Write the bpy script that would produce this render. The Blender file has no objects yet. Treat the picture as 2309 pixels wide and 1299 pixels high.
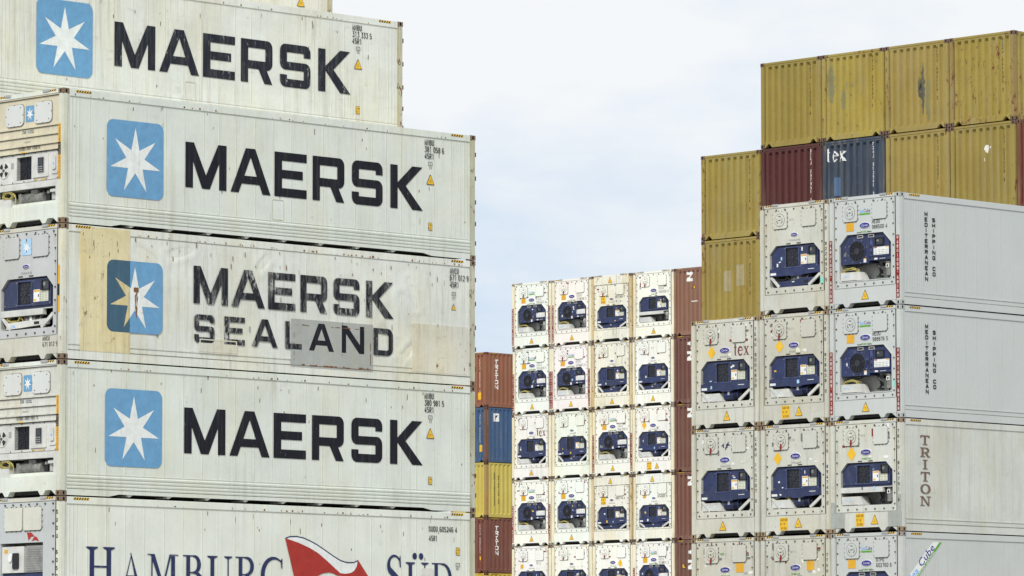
import bpy, bmesh, math, random
from mathutils import Vector, Matrix
from mathutils.geometry import tessellate_polygon

# ------------------------------------------------------------------ camera
scene = bpy.context.scene
COL = scene.collection
R = math.radians
EYE = 3.6                                   # camera height above the yard
cam_d = bpy.data.cameras.new("camera")
cam = bpy.data.objects.new("camera", cam_d)
COL.objects.link(cam)
cam_d.sensor_width = 36.0
cam_d.lens = 36.0 * 10965.4 / 2309.0
cam_d.clip_start = 1.0
cam_d.clip_end = 6000.0
YAW, PITCH, ROLL = 0.79548, 0.090765, -0.0010893
cam.matrix_world = (Matrix.Translation((0, 0, EYE)) @ Matrix.Rotation(YAW - math.pi / 2, 4, 'Z')
                    @ Matrix.Rotation(math.pi / 2 + PITCH, 4, 'X') @ Matrix.Rotation(ROLL, 4, 'Z'))
scene.camera = cam
scene.render.resolution_x, scene.render.resolution_y = 1024, 576

# ------------------------------------------------------------------ sky, sun, exposure
SUN_EL, SUN_AZ = R(43), R(213)              # direction to the sun, azimuth from +X towards +Y
world = bpy.data.worlds.new("World")
scene.world = world
world.use_nodes = True
wn, wl = world.node_tree.nodes, world.node_tree.links
wn.clear()
wo = wn.new('ShaderNodeOutputWorld')
bg = wn.new('ShaderNodeBackground')
bg.inputs['Strength'].default_value = 0.1
sky = wn.new('ShaderNodeTexSky')
sky.sky_type = 'NISHITA'
sky.sun_disc = False
sky.sun_elevation = SUN_EL
sky.sun_rotation = math.pi / 2 - SUN_AZ
tc = wn.new('ShaderNodeTexCoord')
mp = wn.new('ShaderNodeMapping')
mp.inputs['Scale'].default_value = (6.0, 6.0, 16.0)
mp.inputs['Location'].default_value = (1.7, 0.4, 0.35)
cn = wn.new('ShaderNodeTexNoise')
cn.inputs['Scale'].default_value = 1.0
cn.inputs['Detail'].default_value = 9.0
cn.inputs['Roughness'].default_value = 0.58
cr = wn.new('ShaderNodeValToRGB')
cr.color_ramp.elements[0].position = 0.37
cr.color_ramp.elements[0].color = (6.5, 7.7, 9.2, 1)
cr.color_ramp.elements[1].position = 0.58
cr.color_ramp.elements[1].color = (9.5, 9.65, 9.8, 1)
mx = wn.new('ShaderNodeMixRGB')
mx.inputs['Fac'].default_value = 0.93        # thick overcast in front of the blue
wl.new(tc.outputs['Generated'], mp.inputs['Vector'])
wl.new(mp.outputs['Vector'], cn.inputs['Vector'])
wl.new(cn.outputs['Fac'], cr.inputs['Fac'])
wl.new(sky.outputs['Color'], mx.inputs['Color1'])
wl.new(cr.outputs['Color'], mx.inputs['Color2'])
wl.new(mx.outputs['Color'], bg.inputs['Color'])
wl.new(bg.outputs['Background'], wo.inputs['Surface'])

sun_d = bpy.data.lights.new("sun", 'SUN')
sun_d.energy = 3.1
sun_d.angle = R(12)
sun_d.color = (1.0, 0.985, 0.95)
sun = bpy.data.objects.new("sun", sun_d)
COL.objects.link(sun)
sdir = Vector((math.cos(SUN_EL) * math.cos(SUN_AZ), math.cos(SUN_EL) * math.sin(SUN_AZ), math.sin(SUN_EL)))
sun.rotation_euler = sdir.to_track_quat('Z', 'Y').to_euler()
sun.location = (20, 20, 60)

scene.view_settings.view_transform = 'Standard'
scene.view_settings.look = 'None'
scene.view_settings.exposure = 0.0
scene.view_settings.gamma = 1.0

# ------------------------------------------------------------------ materials
MATS = {}


def new_mat(name):
    m = bpy.data.materials.new(name)
    m.use_nodes = True
    nt = m.node_tree
    b = nt.nodes['Principled BSDF']
    return m, nt, b


def noise(nt, vec, scale, detail=4, rough=.55):
    n = nt.nodes.new('ShaderNodeTexNoise')
    n.inputs['Scale'].default_value = scale
    n.inputs['Detail'].default_value = detail
    n.inputs['Roughness'].default_value = rough
    nt.links.new(vec, n.inputs['Vector'])
    return n.outputs['Fac']


def mapr(nt, v, a, b, c=0., d=1.):
    n = nt.nodes.new('ShaderNodeMapRange')
    for i, x in zip((1, 2, 3, 4), (a, b, c, d)):
        if isinstance(x, (int, float)):
            n.inputs[i].default_value = x
        else:
            nt.links.new(x, n.inputs[i])
    nt.links.new(v, n.inputs[0])
    return n.outputs[0]


def math_(nt, op, a, b=0.):
    n = nt.nodes.new('ShaderNodeMath')
    n.operation = op
    for i, x in enumerate((a, b)):
        if isinstance(x, (int, float)):
            n.inputs[i].default_value = x
        else:
            nt.links.new(x, n.inputs[i])
    return n.outputs[0]


def mixc(nt, fac, a, b, mode='MIX'):
    n = nt.nodes.new('ShaderNodeMixRGB')
    n.blend_type = mode
    for i, x in enumerate((fac, a, b)):
        if isinstance(x, (int, float)):
            n.inputs[i].default_value = x
        elif isinstance(x, tuple):
            n.inputs[i].default_value = (*x[:3], 1)
        else:
            nt.links.new(x, n.inputs[i])
    return n.outputs[0]


def coords(nt, spread=True):
    t = nt.nodes.new('ShaderNodeTexCoord')
    o = nt.nodes.new('ShaderNodeObjectInfo')
    if not spread:
        return t.outputs['Object'], o
    g = nt.nodes.new('ShaderNodeNewGeometry')
    return g.outputs['Position'], o        # world position: every container weathers differently


def stretch(nt, vec, s):
    n = nt.nodes.new('ShaderNodeVectorMath')
    n.operation = 'MULTIPLY'
    nt.links.new(vec, n.inputs[0])
    n.inputs[1].default_value = s
    return n.outputs[0]


def paint_material(name, dirt=(.30, .25, .15), rustc=(.16, .06, .025), rough=.5, panel=True, steel=0.0):
    """Weathered container paint: base colour from the object's colour, weathering amount from its alpha."""
    m, nt, b = new_mat(name)
    v, o = coords(nt)
    amt = o.outputs['Alpha']
    base = o.outputs['Color']
    c = base
    mot = mapr(nt, noise(nt, v, .9, 5, .6), .3, .7, .90, 1.05)
    fine = mapr(nt, noise(nt, v, 9, 6, .7), .3, .7, .95, 1.03)
    mul = math_(nt, 'MULTIPLY', mot, fine)
    if panel:
        sx = nt.nodes.new('ShaderNodeSeparateXYZ')
        nt.links.new(v, sx.inputs[0])
        fl = math_(nt, 'FLOOR', math_(nt, 'DIVIDE', sx.outputs[0], .47))
        fz = math_(nt, 'FLOOR', math_(nt, 'DIVIDE', sx.outputs[2], 2.9))
        wnz = nt.nodes.new('ShaderNodeTexWhiteNoise')
        wnz.noise_dimensions = '1D'
        nt.links.new(math_(nt, 'ADD', fl, math_(nt, 'MULTIPLY', fz, 17.3)), wnz.inputs['W'])
        mul = math_(nt, 'MULTIPLY', mul, mapr(nt, wnz.outputs['Value'], 0, 1, .985, 1.015))
    # new paint is even, old paint is mottled
    ev = math_(nt, 'MINIMUM', math_(nt, 'ADD', math_(nt, 'MULTIPLY', amt, 2.2), .15), 1.15)
    mul = math_(nt, 'ADD', math_(nt, 'MULTIPLY', math_(nt, 'SUBTRACT', mul, .98), ev), .98)
    n = nt.nodes.new('ShaderNodeVectorMath')
    n.operation = 'SCALE'
    nt.links.new(c, n.inputs[0])
    nt.links.new(mul, n.inputs['Scale'])
    c = n.outputs[0]
    # warm yellowing in broad soft areas
    yl = mapr(nt, noise(nt, stretch(nt, v, (1, 1, .5)), .75, 5, .6), .45, .70)
    c = mixc(nt, math_(nt, 'MULTIPLY', yl, math_(nt, 'MULTIPLY', amt, .9)), c, (.98, .88, .62), 'MULTIPLY')
    # vertical dirt runs
    st = stretch(nt, v, (7, 7, .42))
    run = noise(nt, st, 1.0, 5, .65)
    patch = mapr(nt, noise(nt, v, .55, 3), .38, .62)
    f = math_(nt, 'MULTIPLY', math_(nt, 'MULTIPLY', mapr(nt, run, .48, .72), patch), amt)
    c = mixc(nt, f, c, dirt)
    st2 = stretch(nt, v, (38, 38, .9))
    f2 = math_(nt, 'MULTIPLY', mapr(nt, noise(nt, st2, 1.0, 3), .58, .75), math_(nt, 'MULTIPLY', amt, .55))
    c = mixc(nt, f2, c, tuple(x * .6 for x in dirt))
    # scuffs and grime blotches
    sc = mapr(nt, noise(nt, stretch(nt, v, (1.4, 1.4, 3.2)), 1.6, 8, .72), .60, .74)
    c = mixc(nt, math_(nt, 'MULTIPLY', sc, math_(nt, 'MULTIPLY', amt, .7)), c, (.22, .21, .16))
    # rust chips, more of them the worse the wear
    th = mapr(nt, amt, 0, 1, .79, .55)
    rn = noise(nt, stretch(nt, v, (1, 1, .55)), 6.5, 9, .74)
    th2 = math_(nt, 'ADD', th, .05)
    rf = mapr(nt, rn, th, th2)
    c = mixc(nt, rf, c, rustc)
    nt.links.new(c, b.inputs['Base Color'])
    b.inputs['Metallic'].default_value = steel
    rr = mapr(nt, noise(nt, v, 4, 3), .3, .7, rough - .08, rough + .12)
    nt.links.new(rr, b.inputs['Roughness'])
    b.inputs['Specular IOR Level'].default_value = .35
    bp = nt.nodes.new('ShaderNodeBump')
    bp.inputs['Strength'].default_value = .35
    bp.inputs['Distance'].default_value = .02
    nt.links.new(noise(nt, v, 1.7, 3, .5), bp.inputs['Height'])
    nt.links.new(bp.outputs['Normal'], b.inputs['Normal'])
    MATS[name] = m
    return m


paint_material('container_paint')
paint_material('bare_rusty_steel', dirt=(.10, .05, .03), rustc=(.10, .035, .018), rough=.7, panel=False)


def ink(name, col, wear=.0, under=(.62, .62, .56), rough=.5):
    """Lettering paint, scratched through to the surface below where worn."""
    m, nt, b = new_mat(name)
    v, o = coords(nt)
    c = mixc(nt, mapr(nt, noise(nt, v, 5, 6, .7), .35, .7, 0, .45), col, tuple(min(1, x * 1.5 + .006) for x in col))
    if wear > 0:
        w1 = mapr(nt, noise(nt, stretch(nt, v, (9, 9, 2.6)), 1.4, 10, .82), .66 - wear * .12, .69 - wear * .08)
        pm = mapr(nt, noise(nt, v, .8, 2), .42, .60)
        c = mixc(nt, math_(nt, 'MULTIPLY', math_(nt, 'MULTIPLY', w1, pm), .85), c, under)
        w2 = mapr(nt, noise(nt, stretch(nt, v, (14, 14, .8)), 1.0, 5, .6), .5, .75)
        c = mixc(nt, math_(nt, 'MULTIPLY', w2, min(.5, wear * .45)), c, tuple(x * .35 for x in under))
    nt.links.new(c, b.inputs['Base Color'])
    b.inputs['Roughness'].default_value = rough
    b.inputs['Specular IOR Level'].default_value = .18
    MATS[name] = m


ink('black_lettering', (.0065, .0075, .012), .25)
ink('worn_black_lettering', (.009, .0105, .015), 1.25)
ink('old_black_lettering', (.012, .0135, .020), .7)
ink('marking_black', (.010, .010, .011), .3)
ink('marking_grey', (.30, .30, .28), .5)
ink('light_blue_paint', (.125, .285, .455), .3)
ink('faded_blue_paint', (.33, .52, .72), .8)
ink('darkened_blue_film', (.045, .10, .145), .3)  # star square blue, discoloured by the film over it
ink('tan_film', (.54, .455, .225), 1.1, (.66, .62, .47))
ink('star_white', (.66, .68, .64), .4, (.45, .43, .35))
ink('navy_lettering', (.020, .028, .085), .45)
ink('flag_red', (.33, .030, .022), .35, (.5, .2, .16))
ink('white_lettering', (.72, .72, .68), .5, (.4, .25, .2))
ink('maroon_lettering', (.16, .045, .05), .5)
ink('brown_lettering', (.15, .095, .07), .7)
ink('warning_red', (.20, .020, .016), .35, (.6, .5, .45))
ink('warning_yellow', (.72, .42, .03), .25, (.55, .45, .25))
ink('label_orange', (.62, .33, .03), .3, (.6, .45, .2))
ink('label_white', (.70, .70, .66), .3, (.4, .4, .38))
ink('label_cream', (.60, .60, .46), .3)
ink('badge_violet', (.035, .030, .22), .1)
ink('logo_green', (.10, .31, .03), .1)
ink('logo_sky', (.10, .40, .85), .1)
ink('tape_grey', (.16, .16, .15), .4)
ink('sticker_teal', (.20, .62, .50), .2)
ink('slate_patch', (.085, .135, .22), .4, (.05, .08, .14))
ink('faded_square', (.33, .28, .16), .6, (.4, .33, .1))
ink('rust_flake', (.17, .075, .03), .4, (.4, .33, .2))
ink('ghost_glue', (.50, .49, .38), 1.0, (.66, .67, .6))
ink('rubbed_patch', (.22, .20, .10), 1.3, (.34, .275, .058))
ink('dark_scrape', (.10, .095, .075), 1.3, (.28, .22, .06))
ink('dirty_smear', (.20, .17, .09), .9, (.42, .34, .08))
ink('grey_repair_paint', (.32, .335, .305), .8, (.55, .55, .49))


def plain(name, col, rough=.5, metal=0., var=.25, scale=5, spec=.4):
    m, nt, b = new_mat(name)
    v, o = coords(nt)
    f = mapr(nt, noise(nt, v, scale, 6, .65), .3, .7)
    c = mixc(nt, f, tuple(x * (1 - var) for x in col), tuple(min(1, x * (1 + var)) for x in col))
    nt.links.new(c, b.inputs['Base Color'])
    b.inputs['Roughness'].default_value = rough
    b.inputs['Metallic'].default_value = metal
    b.inputs['Specular IOR Level'].default_value = spec
    MATS[name] = m


plain('navy_casing', (.023, .033, .100), .45, var=.35)
_m = MATS['navy_casing']; _nt = _m.node_tree; _b = _nt.nodes['Principled BSDF']
_src = _b.inputs['Base Color'].links[0].from_socket
_oi = _nt.nodes.new('ShaderNodeObjectInfo')
_g = _nt.nodes.new('ShaderNodeNewGeometry')
_c = mixc(_nt, mapr(_nt, _oi.outputs['Random'], .3, 1, 0, .55), _src, (.028, .035, .072))
_c = mixc(_nt, mapr(_nt, noise(_nt, stretch(_nt, _g.outputs['Position'], (3, 3, 2)), 1.5, 8, .7), .5, .68, 0, .55), _c, (.06, .07, .10))
_nt.links.new(_c, _b.inputs['Base Color'])
plain('dusty_navy', (.05, .065, .15), .6, var=.5, scale=7)
plain('black_plastic', (.012, .012, .014), .45)
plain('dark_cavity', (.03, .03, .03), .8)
plain('grille_dark', (.022, .024, .032), .5)
plain('blade_grey', (.030, .033, .043), .4)
plain('galvanised', (.42, .42, .40), .45, .3)
plain('white_steel', (.58, .575, .53), .5, var=.18, scale=3)
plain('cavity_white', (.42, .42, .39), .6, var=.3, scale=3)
plain('machine_grey', (.20, .20, .18), .55, var=.4, scale=8)
plain('cable_yellow', (.42, .36, .11), .5)
plain('cable_black', (.02, .02, .02), .5)
plain('hose_dark', (.02, .02, .02), .5)
plain('screen_glass', (.02, .025, .03), .12, spec=.7)
plain('bolt_dark', (.07, .065, .05), .6)
plain('hole_black', (.006, .006, .006), .9, spec=.1)
plain('groove_dark', (.16, .155, .12), .8, var=.5)
plain('grime_streak', (.33, .27, .16), .8, var=.3)
plain('seam_pale', (.40, .42, .40), .7, var=.15)
plain('seam_grime', (.47, .45, .36), .8, var=.3)
plain('yard_concrete', (.26, .255, .24), .85, var=.2, scale=.3)
plain('mast_steel', (.45, .50, .56), .5, .2)
plain('yellow_sill_paint', (.30, .24, .10), .6)

# ------------------------------------------------------------------ mesh builder
CL, CW = 12.192, 2.438
UID = [0]


class MB:
    """Collects shapes in a face frame: a = metres to the right, z = up, d = outwards."""

    def __init__(self, frame='E'):
        self.bm = bmesh.new()
        self.frame = frame
        self.mats = []

    def P(self, a, z, d=0.):
        if self.frame == 'E':
            return Vector((-CL / 2 - d, CW / 2 - a, z))
        if self.frame == 'S':
            return Vector((-CL / 2 + a, -CW / 2 - d, z))
        return Vector((a, z, d))            # raw x, y, z

    def mi(self, m):
        if m not in self.mats:
            self.mats.append(m)
        return self.mats.index(m)

    def face(self, pts, m):
        vs = [self.bm.verts.new(self.P(*p)) for p in pts]
        try:
            f = self.bm.faces.new(vs)
            f.material_index = self.mi(m)
            return f
        except ValueError:
            return None

    def box(self, a0, a1, z0, z1, d0, d1, m):
        if a1 < a0: a0, a1 = a1, a0
        self.prism([(a0, z0), (a1, z0), (a1, z1), (a0, z1)], d0, d1, m)

    def prism(self, poly, d0, d1, m):
        k = self.mi(m)
        lo = [self.bm.verts.new(self.P(p[0], p[1], d0)) for p in poly]
        hi = [self.bm.verts.new(self.P(p[0], p[1], d1)) for p in poly]
        n = len(poly)
        fs = []
        if n <= 4 or convex(poly):
            fs.append(self.bm.faces.new(lo[::-1])); fs.append(self.bm.faces.new(hi))
        else:
            tr = tessellate_polygon([[Vector((p[0], p[1], 0)) for p in poly]])
            for t in tr:
                for vs in (lo, hi):
                    try: fs.append(self.bm.faces.new([vs[i] for i in t]))
                    except ValueError: pass
        for i in range(n):
            fs.append(self.bm.faces.new((lo[i], lo[(i + 1) % n], hi[(i + 1) % n], hi[i])))
        for f in fs: f.material_index = k

    def ring(self, outer, inner, d0, d1, m, mwall=None):
        k = self.mi(m); kw = self.mi(mwall or m)
        n = len(outer)
        V = lambda pts, d: [self.bm.verts.new(self.P(p[0], p[1], d)) for p in pts]
        ot, it, ob, ib = V(outer, d1), V(inner, d1), V(outer, d0), V(inner, d0)
        for i in range(n):
            j = (i + 1) % n
            for q, kk in (((ot[i], ot[j], it[j], it[i]), k), ((it[i], it[j], ib[j], ib[i]), kw), ((ot[i], ob[i], ob[j], ot[j]), k)):
                try:
                    f = self.bm.faces.new(q); f.material_index = kk
                except ValueError: pass

    def ell(self, a, z, ra, rz, d0, d1, m, n=20):
        self.prism([(a + ra * math.cos(2 * math.pi * i / n), z + rz * math.sin(2 * math.pi * i / n)) for i in range(n)], d0, d1, m)

    def flat(self, loops, d, m):
        """One filled outline with holes."""
        k = self.mi(m)
        pts = [p for l in loops for p in l]
        vs = [self.bm.verts.new(self.P(p[0], p[1], d)) for p in pts]
        for t in tessellate_polygon([[Vector((p[0], p[1], 0)) for p in l] for l in loops]):
            try:
                f = self.bm.faces.new([vs[i] for i in t]); f.material_index = k
            except ValueError: pass

    def tube(self, pts, r, m, n=6):
        k = self.mi(m)
        P3 = [self.P(*p) for p in pts]
        rings = []
        for i, p in enumerate(P3):
            t = (P3[min(i + 1, len(P3) - 1)] - P3[max(i - 1, 0)]).normalized()
            u = t.cross(Vector((.3, .2, 1))).normalized()
            w = t.cross(u)
            rings.append([self.bm.verts.new(p + (u * math.cos(2 * math.pi * j / n) + w * math.sin(2 * math.pi * j / n)) * r) for j in range(n)])
        for a, b in zip(rings, rings[1:]):
            for j in range(n):
                f = self.bm.faces.new((a[j], a[(j + 1) % n], b[(j + 1) % n], b[j])); f.material_index = k
        for rg in (rings[0][::-1], rings[-1]):
            f = self.bm.faces.new(rg); f.material_index = k

    def cyl_x(self, a0, a1, z, d, r, m, n=14):     # cylinder lying along a
        self.tube([(a0, z, d), (a1, z, d)], r, m, n)

    def text(self, s, a, z, h, d, m, xs=1.0, align='L', shear=0.):
        """cap height h, baseline z; capitals and figures are drawn, mixed case uses the built-in font"""
        if s and not shear and all(c in SF or c == ' ' for c in s):
            return stroke_text(self, s, a, z, h, d, m, min(.78, .56 * xs / .62 if xs < .9 else .5 * xs), .125 if len(s) > 1 else .16, align)
        vs, fs, w = glyph_text(s)
        k = h / .729
        off = {'L': 0, 'C': -w * k * xs / 2, 'R': -w * k * xs}[align]
        bv = [self.bm.verts.new(self.P(a + off + (x + shear * y) * k * xs, z + y * k, d)) for x, y in vs]
        i = self.mi(m)
        for f in fs:
            try:
                q = self.bm.faces.new([bv[j] for j in f]); q.material_index = i
            except ValueError: pass
        return w * k * xs

    def vtext(self, s, a, ztop, h, step, d, m, xs=1.0):
        """letters stacked one below the other"""
        for i, ch in enumerate(s):
            if ch != ' ':
                self.text(ch, a, ztop - h - i * step, h, d, m, xs, 'C')

    def follow(self, breaks, prof, lift):
        """bend everything flat so far onto a corrugated wall"""
        bm = self.bm
        ax = 1 if self.frame == 'E' else 0
        for br in breaks:
            co = self.P(br, 0, 0)
            no = Vector((0, 1, 0)) if ax == 1 else Vector((1, 0, 0))
            bmesh.ops.bisect_plane(bm, geom=bm.verts[:] + bm.edges[:] + bm.faces[:], plane_co=co, plane_no=no, dist=1e-5)
        for v in bm.verts:
            a = CW / 2 - v.co.y if self.frame == 'E' else v.co.x + CL / 2
            dd = prof(a) + lift
            base = (-CL / 2 - v.co.x) if self.frame == 'E' else (-CW / 2 - v.co.y)
            if self.frame == 'E': v.co.x = -CL / 2 - dd - base
            else: v.co.y = -CW / 2 - dd - base

    def done(self, name, recalc=True):
        if recalc:
            bmesh.ops.recalc_face_normals(self.bm, faces=self.bm.faces[:])
        me = bpy.data.meshes.new(name)
        self.bm.to_mesh(me)
        self.bm.free()
        for m in self.mats: me.materials.append(MATS[m])
        return me


def convex(poly):
    s = 0
    n = len(poly)
    for i in range(n):
        a, b, c = poly[i], poly[(i + 1) % n], poly[(i + 2) % n]
        cr = (b[0] - a[0]) * (c[1] - b[1]) - (b[1] - a[1]) * (c[0] - b[0])
        if abs(cr) < 1e-9: continue
        if s == 0: s = 1 if cr > 0 else -1
        elif (cr > 0) != (s > 0): return False
    return True


_GT = {}


def glyph_text(s):
    if s in _GT: return _GT[s]
    cu = bpy.data.curves.new('lettering_source', 'FONT')
    cu.body = s
    cu.resolution_u = 2
    cu.offset = .030 if len(s) == 1 else .004
    ob = bpy.data.objects.new('lettering_source', cu)
    me = bpy.data.meshes.new_from_object(ob)
    vs = [(v.co.x, v.co.y) for v in me.vertices]
    fs = [tuple(p.vertices) for p in me.polygons]
    if vs:
        x0 = min(v[0] for v in vs); x1 = max(v[0] for v in vs)
    else: x0 = x1 = 0
    vs = [(x - x0, y) for x, y in vs]
    bpy.data.meshes.remove(me)
    bpy.data.objects.remove(ob)
    bpy.data.curves.remove(cu)
    _GT[s] = (vs, fs, x1 - x0)
    return _GT[s]


def arc(cx, cy, r, a0, a1, n=6, ry=None):
    ry = ry or r
    return [(cx + r * math.cos(R(a0 + (a1 - a0) * i / n)), cy + ry * math.sin(R(a0 + (a1 - a0) * i / n))) for i in range(n + 1)]


# heavy square-shouldered sans capitals, cap height 1, widths in metres at height 1
BLOCK = {
    'M': (1.18, [[(0, 0), (0, 1), (.24, 1), (.59, .30), (.94, 1), (1.18, 1), (1.18, 0), (.965, 0), (.965, .585), (.70, 0), (.48, 0), (.215, .585), (.215, 0)]]),
    'A': (1.17, [[(0, 0), (.44, 1), (.72, 1), (1.17, 0), (.935, 0), (.845, .205), (.325, .205), (.235, 0)], [(.40, .385), (.585, .81), (.765, .385)]]),
    'E': (.955, [[(0, 0), (0, 1), (.955, 1), (.955, .81), (.222, .81), (.222, .605), (.84, .605), (.84, .415), (.222, .415), (.222, .195), (.955, .195), (.955, 0)]]),
    'R': (.955, [[(0, 0), (0, 1)] + arc(.795, .84, .16, 90, 0) + arc(.795, .475, .16, 0, -90)[:-1] + [(.785, .31), (.955, 0), (.715, 0), (.535, .325), (.218, .325), (.218, 0)],
                 [(.218, .805), (.742, .805), (.742, .515), (.218, .515)]]),
    'S': (.94, [[(0, .285), (.215, .285), (.215, .19), (.732, .19), (.732, .40)] + arc(.165, .565, .165, -90, -180) + arc(.165, .835, .165, 180, 90)
                + arc(.775, .835, .165, 90, 0) + [(.94, .715), (.73, .715), (.73, .812), (.215, .812), (.215, .59)] + arc(.775, .425, .165, 90, 0)
                + arc(.775, .165, .165, 0, -90) + arc(.165, .165, .165, -90, -180)]),
    'Z': (.80, [[(0, 1), (.80, 1), (.80, .74), (.42, .30), (.80, .30), (.80, 0), (0, 0), (0, .27), (.40, .70), (0, .70)]]),
    'K': (1.01, [[(0, 0), (0, 1), (.225, 1), (.225, .60), (.68, 1), (.995, 1), (.475, .535), (1.01, 0), (.69, 0), (.225, .50), (.225, 0)]]),
    'L': (.80, [[(0, 0), (0, 1), (.21, 1), (.21, .2), (.80, .2), (.80, 0)]]),
    'N': (1.1, [[(0, 0), (0, 1), (.25, 1), (.89, .32), (.89, 1), (1.1, 1), (1.1, 0), (.86, 0), (.21, .70), (.21, 0)]]),
    'D': (.96, [[(0, 0), (0, 1)] + arc(.70, .74, .26, 90, 0) + arc(.70, .26, .26, 0, -90), [(.215, .81)] + [(.215, .19)] + arc(.66, .275, .085, -90, 0) + arc(.66, .725, .085, 0, 90)]),
}


# narrow stencil-like capitals and figures drawn as strokes in a 0.56 x 1 box
_O = [(.08, .2), (.08, .8), (.2, .92), (.36, .92), (.48, .8), (.48, .2), (.36, .08), (.2, .08), (.08, .2)]
SF = {
    'A': [[(.06, 0), (.28, .95), (.50, 0)], [(.14, .30), (.42, .30)]], 'B': [[(.08, .08), (.08, .92), (.36, .92), (.47, .80), (.47, .64), (.36, .53), (.10, .53)], [(.36, .51), (.48, .38), (.48, .2), (.36, .08), (.08, .08)]],
    'C': [[(.48, .72), (.48, .8), (.36, .92), (.2, .92), (.08, .8), (.08, .2), (.2, .08), (.36, .08), (.48, .2), (.48, .28)]],
    'D': [[(.08, .08), (.08, .92), (.34, .92), (.48, .78), (.48, .22), (.34, .08), (.08, .08)]], 'E': [[(.50, .92), (.08, .92), (.08, .08), (.50, .08)], [(.1, .51), (.42, .51)]],
    'F': [[(.50, .92), (.08, .92), (.08, 0)], [(.1, .51), (.42, .51)]], 'G': [[(.48, .72), (.48, .8), (.36, .92), (.2, .92), (.08, .8), (.08, .2), (.2, .08), (.36, .08), (.48, .2), (.48, .45), (.30, .45)]],
    'H': [[(.08, 0), (.08, 1)], [(.48, 0), (.48, 1)], [(.1, .5), (.46, .5)]], 'I': [[(.28, 0), (.28, 1)]], 'J': [[(.42, 1), (.42, .2), (.3, .08), (.18, .08), (.08, .2)]],
    'K': [[(.08, 0), (.08, 1)], [(.50, .98), (.12, .45)], [(.24, .60), (.52, .02)]], 'L': [[(.08, 1), (.08, .08), (.50, .08)]], 'M': [[(.07, 0), (.07, .96), (.28, .26), (.49, .96), (.49, 0)]],
    'N': [[(.08, 0), (.08, .96), (.48, .04), (.48, 1)]], 'O': [_O], 'P': [[(.08, 0), (.08, .92), (.36, .92), (.48, .80), (.48, .58), (.36, .46), (.10, .46)]], 'Q': [_O, [(.34, .25), (.52, 0)]],
    'R': [[(.08, 0), (.08, .92), (.36, .92), (.48, .80), (.48, .60), (.36, .48), (.10, .48)], [(.28, .46), (.49, 0)]],
    'S': [[(.48, .74), (.48, .8), (.36, .92), (.2, .92), (.08, .8), (.08, .66), (.48, .36), (.48, .2), (.36, .08), (.2, .08), (.08, .2), (.08, .26)]],
    'T': [[(.02, .92), (.54, .92)], [(.28, .90), (.28, 0)]], 'U': [[(.08, 1), (.08, .2), (.2, .08), (.36, .08), (.48, .2), (.48, 1)]], 'V': [[(.04, 1), (.28, .05), (.52, 1)]],
    'W': [[(.03, 1), (.15, .05), (.28, .7), (.41, .05), (.53, 1)]], 'X': [[(.05, 0), (.51, 1)], [(.05, 1), (.51, 0)]], 'Y': [[(.04, 1), (.28, .5), (.52, 1)], [(.28, .5), (.28, 0)]], 'Z': [[(.06, .92), (.50, .92), (.06, .08), (.50, .08)]],
    '0': [_O], '1': [[(.14, .78), (.30, .94), (.30, 0)]], '2': [[(.08, .76), (.2, .92), (.36, .92), (.48, .80), (.48, .62), (.08, .08), (.50, .08)]],
    '3': [[(.08, .92), (.46, .92), (.28, .58), (.40, .54), (.48, .42), (.48, .2), (.36, .08), (.18, .08), (.07, .2)]], '4': [[(.38, 0), (.38, .96), (.06, .28), (.54, .28)]],
    '5': [[(.47, .92), (.10, .92), (.09, .54), (.36, .56), (.48, .44), (.48, .2), (.36, .08), (.18, .08), (.07, .2)]], '6': [[(.46, .86), (.36, .92), (.2, .92), (.08, .8), (.08, .2), (.2, .08), (.36, .08), (.48, .2), (.48, .42), (.36, .54), (.10, .52)]],
    '7': [[(.06, .92), (.49, .92), (.22, 0)]], '8': [[(.2, .53), (.09, .64), (.09, .8), (.2, .92), (.36, .92), (.47, .8), (.47, .64), (.36, .53), (.2, .53), (.08, .42), (.08, .2), (.2, .08), (.36, .08), (.48, .2), (.48, .42), (.36, .53)]],
    '9': [[(.10, .14), (.2, .08), (.36, .08), (.48, .2), (.48, .8), (.36, .92), (.2, .92), (.08, .8), (.08, .58), (.2, .46), (.46, .48)]], '-': [[(.12, .5), (.44, .5)]], "'": [[(.28, 1), (.28, .72)]],
}


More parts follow.
